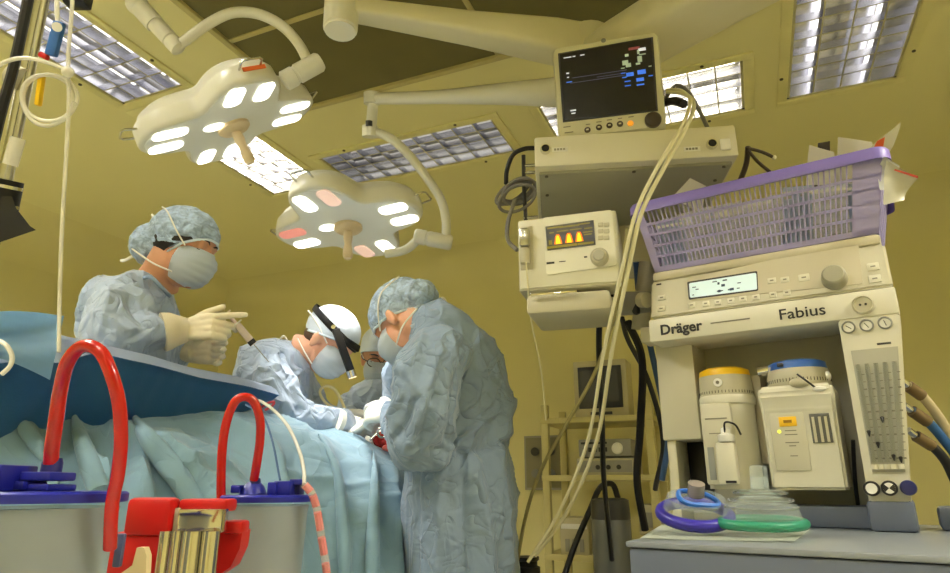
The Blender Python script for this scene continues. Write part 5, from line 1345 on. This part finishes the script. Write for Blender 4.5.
# ------------------------------------------------ on the worktop
sheet('paper_cloth', 'pale paper sheet under the two breathing masks', 'paper', [AMX @ (alz(640, 540, ZD)+V((0, 0, .003))), AMX @ (alz(795, 543, ZD)+V((0, 0, .003))), AMX @ (alz(812, 530, ZD)+V((0, 0, .003))), AMX @ (alz(662, 526, ZD)+V((0, 0, .003)))], mat('paper_green_white', (214, 220, 206), .6), .0015, seed=3)
M_clear = mat('mask_clear_shell', (225, 238, 238), .1, alpha=.2, var=.02)
M_purple = mat('mask_cushion_violet', (56, 46, 158), .3, alpha=.92)
M_green = mat('mask_cushion_green', (50, 150, 118), .3, alpha=.75)
def breathing_mask(px_, py_, label, mc, rx, ry, hgt, strap, tip, cr):
    c = AMX @ alz(px_, py_, ZD); M = frame(V((c.x, c.y, ZD+.004+ry*math.sin(rad(tip)))), (1, 0, 0), (0, 1, 0)) @ Matrix.Rotation(rad(tip), 4, 'X')
    o = thing('breathing_mask', label, 'breathing mask', M=M)
    MB().tube([(rx*math.cos(t), ry*math.sin(t), .014) for t in [2*PI*k/16 for k in range(16)]], cr, 12, 3, True).build('cushion', mc, o)
    MB().lathe([(1, .014), (1, .026), (.9, .045), (.72, hgt*.62), (.45, hgt*.80), (.25, hgt*.9), (.22, hgt*1.2)], Matrix.Diagonal((rx*.95, ry*.95, 1, 1)), 36, False).build('shell', M_clear, o)
    if not strap:
        for k, (s_, zz) in enumerate(((.93, .04), (.82, .052), (.68, .064))):
            MB().tube([(rx*.95*s_*math.cos(t), ry*.95*s_*math.sin(t), zz) for t in [2*PI*q_/14 for q_ in range(14)]], .0018, 6, 3, True).build('shell_rib', M_glass, o)
    MB().lathe([(.013, hgt*.95), (.0145, hgt*1.0), (.0145, hgt*1.42), (.011, hgt*1.45)], None, 20).build('connector', mat('connector_smoke', (150, 140, 132), .25, alpha=.85) if strap else M_clear, o)
    if strap:
        MB().tube([(-.035, -.02, hgt*1.05), (-.018, -.026, hgt*.9), (.006, -.026, hgt*.86), (.03, -.02, hgt*.78), (.038, .0, hgt*.76), (.02, .02, hgt*.85), (-.02, .02, hgt*.95)], .0045, 8, 6, True).build('hook_ring', mat('ring_blue', (50, 110, 200), .35), o)
breathing_mask(696, 535, 'breathing mask with a violet-blue cushion and blue hook ring', M_purple, .059, .045, .05, True, 24, .0105)
breathing_mask(764, 537, 'clear ribbed breathing mask with a green cushion', M_green, .070, .042, .075, False, 6, .0085)
# ---------------------------------------------------------------- equipment rack at the far wall
RK0 = onplane(545, 418, R(A1-.62, 0, 0), -RA)      # left front top of the upper shelf
M_rack = mat('rack_beige', (196, 186, 128), .45)
M_dev = mat('device_grey', (150, 148, 136), .4)
M_dev2 = mat('device_beige', (188, 180, 146), .4)
XR = -RB     # to the right along the far wall
RKM = frame(V((RK0.x, RK0.y, 0)), XR, z=(0, 0, 1)); RI = RKM.inverted(); RKY = RKM.col[1].xyz
def rl(x, y, yo=0.): return RI @ onplane(x, y, RK0 + RKY*yo, RKY)
RK = thing('equipment_rack', 'beige open equipment rack against the far wall, between the surgeon and the machine', 'rack', M=RKM)
wr = rl(648, 405).x; z1 = rl(580, 420).z; z2 = rl(580, 478).z
for x in (.0, wr):
    for y in (.0, .42):
        MB().box((x, y, (z1+.1)/2), (.045, .045, z1+.1), None, .004).build('post', M_rack, RK)
for z in (z1, z2, z2-.45, .25):
    MB().box((wr/2, .21, z), (wr+.05, .47, .035), None, .004).build('shelf', M_rack, RK)
def device(name, label, cat, x0, x1, y0, y1, m, dep=.3, yo=.02, shelf=None):
    a, b_ = rl(x0, y1, yo), rl(x1, y1, yo); t = rl((x0+x1)/2, y0, yo)
    z0 = shelf+.018 if shelf is not None else a.z
    M = RKM @ Matrix.Translation((a.x, yo, z0))
    o = thing(name, label, cat, M=M); w_, h_ = b_.x-a.x, t.z-z0
    MB().box((w_/2, dep/2, h_/2), (w_, dep, h_), None, .006).build('case', m, o)
    return o, w_, h_
o, w_, h_ = device('small_monitor', 'small grey monitor with a dark screen on top of the equipment rack', 'monitor', 575, 629, 360, 412, M_dev2, .2, .04, z1)
M_dscr = mat('screen_grey', (70, 70, 68), .25)
MB().box((w_/2, -.004, h_*.52), (w_*.82, .01, h_*.74), None, .004).build('bezel', M_dark, o); MB().box((w_/2, -.010, h_*.54), (w_*.70, .004, h_*.58)).build('screen', M_dscr, o)
MB().box((w_*.5, -.006, h_*.06), (w_*.4, .006, h_*.05)).build('button_row', M_dark, o)
o, w_, h_ = device('control_unit', 'upper grey unit with a round dial on the rack\'s middle shelf', 'electronic unit', 579, 632, 439, 457, M_dev, .3, .02, None)
T = Matrix.Translation((w_*.74, -.001, h_*.45)) @ Matrix.Rotation(PI/2, 4, 'X'); MB().lathe([(h_*.34, 0), (h_*.3, .012), (h_*.2, .014)], T, 24).build('dial', M_labelw, o)
for k in range(5): MB().box((w_*(.12+.1*k), -.003, h_*.4), (w_*.06, .006, h_*.25)).build('button', M_dark, o)
MB().box((w_*.3, -.002, h_*.78), (w_*.5, .004, h_*.12)).build('stripe', M_dark, o)
o, w_, h_ = device('control_unit', 'lower grey unit with small sockets on the rack\'s middle shelf', 'electronic unit', 577, 635, 458, 474, M_dev2, .3, .02, z2)
MB().box((w_/2, -.002, h_*.5), (w_*.94, .004, h_*.7)).build('front_plate', M_dev, o)
for k in range(4): MB().cyl((w_*(.2+.18*k), -.003, h_*.45), (w_*(.2+.18*k), -.012, h_*.45), .014, 14).build('socket', M_dark, o)
for x in (584, 596, 606, 618): 
    MB().tube([RI @ P(x, 441, 3.9), RI @ P(x-1, 432, 3.95), RI @ P(x+3, 420, 4.0)], .009, 6, 4).build('lead', M_dark, o) if False else None
o, w_, h_ = device('suction_unit', 'cream box unit low on the rack\'s left side, by the surgeon', 'electronic unit', 561, 590, 518, 560, M_dev2, .3, .0, None)
MB().box((w_*.5, -.003, h_*.8), (w_*.9, .006, h_*.12)).build('handle_bar', M_labelw, o)
for k in range(3): MB().box((w_*(.25+.25*k), -.003, h_*.35), (w_*.14, .006, h_*.3)).build('button', M_dev, o)
o, w_, h_ = device('lower_unit', 'pale strip unit beside the dark bottle on the rack\'s lower level', 'electronic unit', 640, 668, 505, 535, M_dev2, .3, .0, None)
MB().box((w_*.5, -.003, h_*.5), (w_*.8, .006, h_*.5)).build('front_plate', M_dev, o)
# dark bottle in front of the rack
bt = thing('waste_canister', 'dark grey canister with a black lid and hose in front of the rack', 'canister', M=RKM @ Matrix.Translation((rl(612, 540, -.25).x, -.25, 0)))
za, zb, zc_ = rl(612, 498, -.25).z, rl(612, 520, -.25).z, rl(612, 575, -.25).z
rr = (rl(632, 510, -.25).x-rl(593, 510, -.25).x)/2
b = MB(); b.lathe([(rr*.9, zc_-.1), (rr*1.0, zc_), (rr*1.0, zb), (rr*.98, zb+.005)], None, 28); b.build('jar', mat('jar_smoke', (92, 94, 92), .2, var=.05), bt)
MB().lathe([(rr*.98, zb), (rr*1.0, zb+.01), (rr*.96, za-.01), (rr*.7, za)], None, 28).build('lid', M_dark, bt)
bi = MW[bt].inverted()
MB().tube([bi @ P(618, 498, 3.75), bi @ P(612, 484, 3.75), bi @ P(600, 488, 3.72), bi @ P(590, 510, 3.7), bi @ P(575, 545, 3.6), bi @ P(563, 580, 3.5)], .017, 8, 6).build('hose', M_black, bt)
MB().lathe([(rr*.6, .0), (rr*.7, .02), (.03, .05), (.03, zc_-.1)], None, 20).build('stand', M_steel, bt)
# grey wall socket box on the far wall
sb0 = onplane(525, 490, R(A1-.06, 0, 0), -RA); sb1 = onplane(562, 435, R(A1-.06, 0, 0), -RA)
SBM = frame(sb0, XR, z=(0, 0, 1)); SB = thing('wall_socket_panel', 'grey metal socket panel on the far wall, left of the rack', 'socket panel', M=SBM)
w_ = (SBM.inverted() @ sb1).x; h_ = (SBM.inverted() @ sb1).z
MB().box((w_/2, .03, h_/2), (w_, .06, h_), None, .004).build('box', M_dev, SB)
MB().box((w_/2, -.002, h_/2), (w_*.9, .006, h_*.92), None, .003).build('face_plate', mat('plate_dull', (128, 122, 92), .4), SB)
for k in range(2):
    for j in range(2): MB().cyl((w_*(.3+.4*k), -.004, h_*(.3+.4*j)), (w_*(.3+.4*k), -.02, h_*(.3+.4*j)), .03, 16).build('outlet', M_dark if j else M_grey, SB)
# black pole top standing beside the surgeon
bp_ = thing('pole_base_cap', 'black round cap of a stand beside the surgeon\'s gown', 'stand', P(527, 600, 2.2))
c = P(527, 566, 2.2)
b = MB(); b.lathe([(.045, 0), (.045, .018), (.036, .022), (.036, .036), (.042, .04), (.042, .05)], Matrix.Translation(V((c.x, c.y, c.z-.02)))); b.build('cap', M_black, bp_, True)
b = MB(); b.lathe([(.22, 0), (.2, .03), (.03, .06), (.025, .1), (.025, c.z-.015)], Matrix.Translation((c.x, c.y, 0))); b.build('stand_pole', M_steel, bp_, True)
# ---------------------------------------------------------------- suction bottles at the front left
M_lid = mat('lid_blue', (28, 34, 138), .35, var=.04)
M_lid2 = mat('port_dark_blue', (24, 26, 92), .4)
M_red = mat('red_tube', (176, 14, 8), .25, coat=.4, var=.04)
M_redp = mat('red_plastic', (182, 14, 12), .4, var=.04)
M_jar = mat('frosted_jar', (180, 186, 188), .35, alpha=.42, var=.06, vs=12)
M_liner = mat('jar_liner', (128, 126, 122), .3, alpha=.4, var=.15, vs=14)
M_beige = mat('beige_plastic', (214, 196, 150), .5)
def bottle(label, lx, rx, ylid, d, cxs, rs=1.0, tube=None, fit=()):
    c = P((lx+rx)/2, ylid, d); r = (rx-lx)/2*d/FPX
    o = thing('suction_bottle', label, 'suction bottle', V((c.x, c.y, 0)), group='suction bottles')
    zt = c.z
    b = MB(); T = Matrix.Translation((0, 0, zt))
    b.lathe([(r*.985, -.0045), (r, -.003), (r, .003), (r*.97, .005), (r*.3, .0055)], T, 48); b.build('lid', M_lid, o)
    b = MB(); b.lathe([(r*.70, -.34), (r*.72, -.335), (r*.90, -.02), (r*.92, -.009)], T, 40, False); b.build('jar', M_jar, o)
    b = MB(); b.lathe([(r*.62, -.325), (r*.66, -.32), (r*.80, -.05), (r*.82, -.012)], T, 32, True); b.build('liner', M_liner, o)
    # stand below
    b = MB(); b.lathe([(r*.9, 0), (r*.9, .02), (.03, .03), (.03, zt-.37), (r*.72, zt-.345), (r*.74, zt-.338)], None, 24); b.build('stand', M_steel, o)
    return o, c, r
S1, c1, r1 = bottle('nearest suction bottle at lower left, blue lid and tall red tube arch', -42, 119, 497, .60, None)
S2, c2, r2 = bottle('second suction bottle, blue lid with the smaller red tube arch', 222, 312, 498.5, .93, None)
def port(o, x, y0, y1, d, r, m=M_lid, name='port'):
    a, b_ = P(x, y1, d), P(x, y0, d); MB().lathe([(r, 0), (r, (b_.z-a.z)*.7), (r*.85, b_.z-a.z)], Matrix.Translation(a), 20).build(name, m, o, True)
def blk(o, x0, x1, y0, y1, d, dep, m=M_lid, name='fitting'):
    a, b_ = P(x0, y1, d), P(x1, y0, d); MB().box(((a.x+b_.x)/2, (a.y+b_.y)/2, (a.z+b_.z)/2), (b_.x-a.x, dep, b_.z-a.z), None, .002).build(name, m, o, True)
blk(S1, -30, 19, 465, 491, .58, .05); blk(S1, 20, 36, 481, 490, .59, .035); blk(S1, 26, 64, 472, 481, .60, .04); blk(S1, 32, 63, 484, 491, .60, .045)
port(S1, 50.5, 458, 474, .60, .009, M_lid2, 'port')
blk(S2, 234, 244, 485, 493, .93, .03); port(S2, 254.5, 478, 488, .93, .008, M_lid2); MB().lathe([(.02, 0), (.015, .012), (.009, .018)], Matrix.Translation(P(253, 495, .93)), 20).build('port_cone', M_lid, S2, True)
blk(S2, 269, 278, 482, 495, .91, .02); blk(S2, 276, 293, 481, 496, .92, .03); blk(S2, 291, 304, 479, 485, .93, .02); blk(S2, 281, 302, 484, 495, .945, .03, M_lid2)
def redtube(o, pts, r): MB().tube([P(*p) for p in pts], r, 16, 8).build('red_tube', M_red, o, True)
redtube(S1, [(51, 463, .60), (52, 448, .60), (56, 420, .60), (60, 392, .60), (67, 364, .59), (78, 349, .585), (90, 346, .58), (102, 354, .575), (112, 376, .57), (119, 404, .57), (121, 440, .57), (118, 474, .57), (113, 498, .57), (111, 520, .57), (110, 548, .575)], [.0067, .0066, .0062, .0060, .0058, .0058])
redtube(S2, [(254, 480, .93), (257, 462, .93), (260, 440, .93), (260, 420, .93), (254, 402, .93), (244, 397, .925), (234, 403, .92), (226, 424, .915), (222, 452, .91), (221, 490, .905), (222, 512, .90), (221, 535, .9)], .0064)
# holder between the bottles
HD = thing('bottle_holder', 'red and steel holder clamped on a rail between the suction bottles', 'holder', P(180, 560, .72))
def slab(x0, x1, y0, y1, d, dep, m, name, bev=.004, skew=0):
    a, b_ = P(x0, y1, d), P(x1, y0, d)
    return MB().box(((a.x+b_.x)/2, (a.y+b_.y)/2+dep/2, (a.z+b_.z)/2), (abs(b_.x-a.x), dep, abs(b_.z-a.z)), None, bev).build(name, m, HD, True)
slab(124, 169, 498, 536, .74, .03, M_redp, 'red_block', .006)
slab(106, 161, 533, 590, .73, .035, M_redp, 'red_bracket', .006)
slab(178, 226, 499, 512, .76, .04, M_redp, 'red_cap', .004)
slab(222, 242, 521, 534, .78, .03, M_redp, 'red_latch', .004)
b = MB(); b.prism([(P(x, y, .78).x, P(x, y, .78).z) for x, y in ((218, 574), (222, 574), (233, 566), (240, 548), (241, 531), (219, 531))], 0, .03, Matrix.Translation((0, P(230, 545, .78).y, 0)) @ SWAP); b.build('red_hook', M_redp, HD, True)
slab(177, 222, 509, 533, .745, .02, M_chrome, 'steel_plate', .002)
for x0, x1 in ((160, 172), (173, 183), (184, 203), (203, 220)):
    a, b_ = P((x0+x1)/2, 620, .74), P((x0+x1)/2, 531, .74)
    MB().cyl(V((b_.x, b_.y, a.z)), b_, (x1-x0)/2*.74/FPX, 20).build('steel_post', M_chrome, HD, True)
slab(171, 178, 508, 540, .75, .02, M_plast2, 'spacer', .002)
slab(113.5, 121.5, 534, 567, .705, .008, mat('clip_blue_grey', (78, 84, 116), .4), 'clip', .002)
b = MB(); b.prism([(P(x, y, .70).x, P(x, y, .70).z) for x, y in ((120, 575), (150, 600), (146, 556), (142, 548), (135, 548), (133, 565))], 0, .012, Matrix.Translation((0, P(135, 560, .70).y, 0)) @ SWAP); b.build('lever', M_beige, HD, True)
MB().rbox(V((P(60, 600, .8).x, P(60, 600, .72).y+.06, .84)), V((P(330, 600, .85).x, P(300, 600, .85).y+.02, .84)), .012, .03).build('rail', M_steel, HD, True)
for x_ in (75, 300):
    p = P(x_, 600, .8); MB().cyl(V((p.x+.02, p.y+.05, 0)), V((p.x+.02, p.y+.05, .84)), .014, 14).build('rail_leg', M_steel, HD, True)
# blood and clear lines
bt = thing('blood_line', 'clear suction line carrying blood, curving down over the second bottle', 'tube', P(305, 484, .9))
M_line = mat('line_clear', (232, 232, 222), .2, alpha=.65)
MB().tube([P(*p) for p in ((240, 398, 1.2), (262, 402, 1.12), (285, 422, 1.02), (299, 450, .96), (304, 472, .92), (304, 484, .9))], .0028, 10, 8).build('clear_line', M_line, bt, True)
pts = [P(*p) for p in ((304, 484, .9), (312, 494, .9), (317, 510, .9), (321, 535, .9), (325, 560, .9), (330, 600, .9))]
MB().tube(pts, .0058, 12, 8).build('line_wall', mat('line_milky', (240, 228, 222), .2, alpha=.28), bt, True)
cp = catmull(pts, 10); 
for k in range(5):
    seg = cp[1+k*10:1+k*10+8]
    if len(seg) > 2: MB().tube(seg, .0054, 8).build('blood', mat('blood_red', (206, 44, 56), .3) if k == 0 else bpy.data.materials['blood_red'], bt, True)
cable('thin_line', 'thin dark line hanging from the drape to the second bottle', 'tube', [(246, 405, 1.15), (262, 415, 1.1), (272, 440, 1.04), (280, 480, .98)], .0018, M_cab_bl)

# ---------------------------------------------------------------- infusion pole and line at the upper left
IV = thing('infusion_pole', 'leaning steel infusion pole at the left edge with a black clamp', 'infusion pole', onz(10, 560, .02) if False else P(-15, 250, 1.2))
pa, pb = P(50, -40, 1.2), P(3, 190, 1.2); dd = (pb-pa)
foot = pb + dd*((0.03-pb.z)/dd.z)
MB().cyl(pa, foot, .0125, 20).build('pole', M_steel, IV, True)
MB().lathe([(.24, 0), (.22, .02), (.04, .03), (.03, .06)], Matrix.Translation((foot.x, foot.y, 0))).build('pole_foot', M_dark, IV, True)
ax = dd.normalized()
MB().cyl(pa+ax*.42, pa+ax*.50, .03, 20).build('clamp', M_black, IV, True)
for t in (.43, .465): MB().cyl(pa+ax*t, pa+ax*(t+.006), .031, 20).build('clamp_band', M_chrome, IV, True)
b = MB(); b.loft([[P(x, y, d) for x, y, d in r_] for r_ in ([(2, 196, 1.17), (12, 196, 1.17), (12, 196, 1.21), (2, 196, 1.21)], [(-4, 214, 1.17), (16, 208, 1.17), (16, 208, 1.21), (-4, 214, 1.21)], [(-10, 234, 1.16), (30, 226, 1.16), (30, 226, 1.22), (-10, 234, 1.22)], [(-14, 247, 1.16), (36, 230, 1.16), (36, 230, 1.22), (-14, 247, 1.22)])]); b.build('clamp_skirt', M_black, IV, True)
MB().cyl(P(12, 75, 1.19), P(22, 80, 1.19), .022, 20).build('swivel', M_plast2, IV, True)
cable('black_hose', 'black hose running beside the infusion pole at the left edge', 'hose', [(32, -20, 1.12), (22, 30, 1.12), (13, 70, 1.12), (3, 105, 1.12), (-8, 150, 1.12)], .0085, M_black)
CO = thing('infusion_line', 'coiled clear infusion line whose tail drops straight to the drape', 'infusion line', P(47, 95, 1.1))
M_clr = mat('line_translucent', (238, 234, 216), .2, alpha=.6)
loop = []
for k in range(34):
    t = k/33*2*PI*2.15 + .3
    rx_, ry_ = 27+2.5*math.sin(t*1.3), 25+3*math.cos(t*.7)
    loop.append(P(48+rx_*math.cos(t), 94+ry_*math.sin(t)+k*.25, 1.10+.006*math.sin(t*.5)+k*.0006))
MB().tube(loop, .0034, 10, 4).build('coil', M_clr, CO, True)
MB().tube([P(-12, 75, 1.1), P(5, 62, 1.1), P(25, 58, 1.1), P(45, 62, 1.1), P(62, 68, 1.1), P(70, 72, 1.1)], .0036, 10, 6).build('feed', M_clr, CO, True)
MB().tube([P(73, -20, 1.1), P(72, 10, 1.1), P(69, 45, 1.1), P(68, 72, 1.1), P(69, 100, 1.1), P(66, 160, 1.1), P(62, 230, 1.1), P(60, 290, 1.1), P(59, 335, 1.08), P(59, 352, 1.07)], .0034, 10, 8).build('tail', M_clr, CO, True)
MB().ell(P(68, 72, 1.09), (.010, .009, .010)).build('tie', M_clr, CO, True)
MB().cyl(P(10, 165, 1.13), P(18, 138, 1.13), .012, 14).build('drip_chamber', M_clr, CO, True)
for (nm, x0, y0, x1, y1, w, m_, lab) in (('tube_clip', 60, 22, 51, 56, .019, mat('clip_blue', (52, 100, 168), .4), 'blue roller clip beside the infusion pole'), ('tube_clip', 42, 75, 38, 106, .009, mat('clip_yellow', (236, 190, 24), .4), 'yellow tag clip inside the infusion line coil'), ('tube_clip', 40, 54, 48, 58, .010, M_redp, 'tiny red cap under the blue roller clip')):
    o = thing(nm, lab, 'clip', P(x0, y0, 1.12)); MB().rbox(P(x0, y0, 1.12), P(x1, y1, 1.12), .012, w, (1, 0, 0), .003).build('clip_body', m_, o, True)
    if lab.startswith('blue'): MB().cyl(P(57, 27, 1.105), P(57, 27, 1.135), .008, 16).build('wheel', M_labelw, o, True)
cable('clip_line', 'short white line above the blue clip', 'tube', [(57, -15, 1.12), (57, 10, 1.12), (58, 24, 1.12)], .004, M_labelw)
o = thing('pole_hook', 'black bracket at the top edge beside the infusion line', 'bracket', P(78, 0, 1.3)); MB().box(P(78, 0, 1.3), (.045, .03, .03), None, .004).build('bracket_body', M_black, o, True)
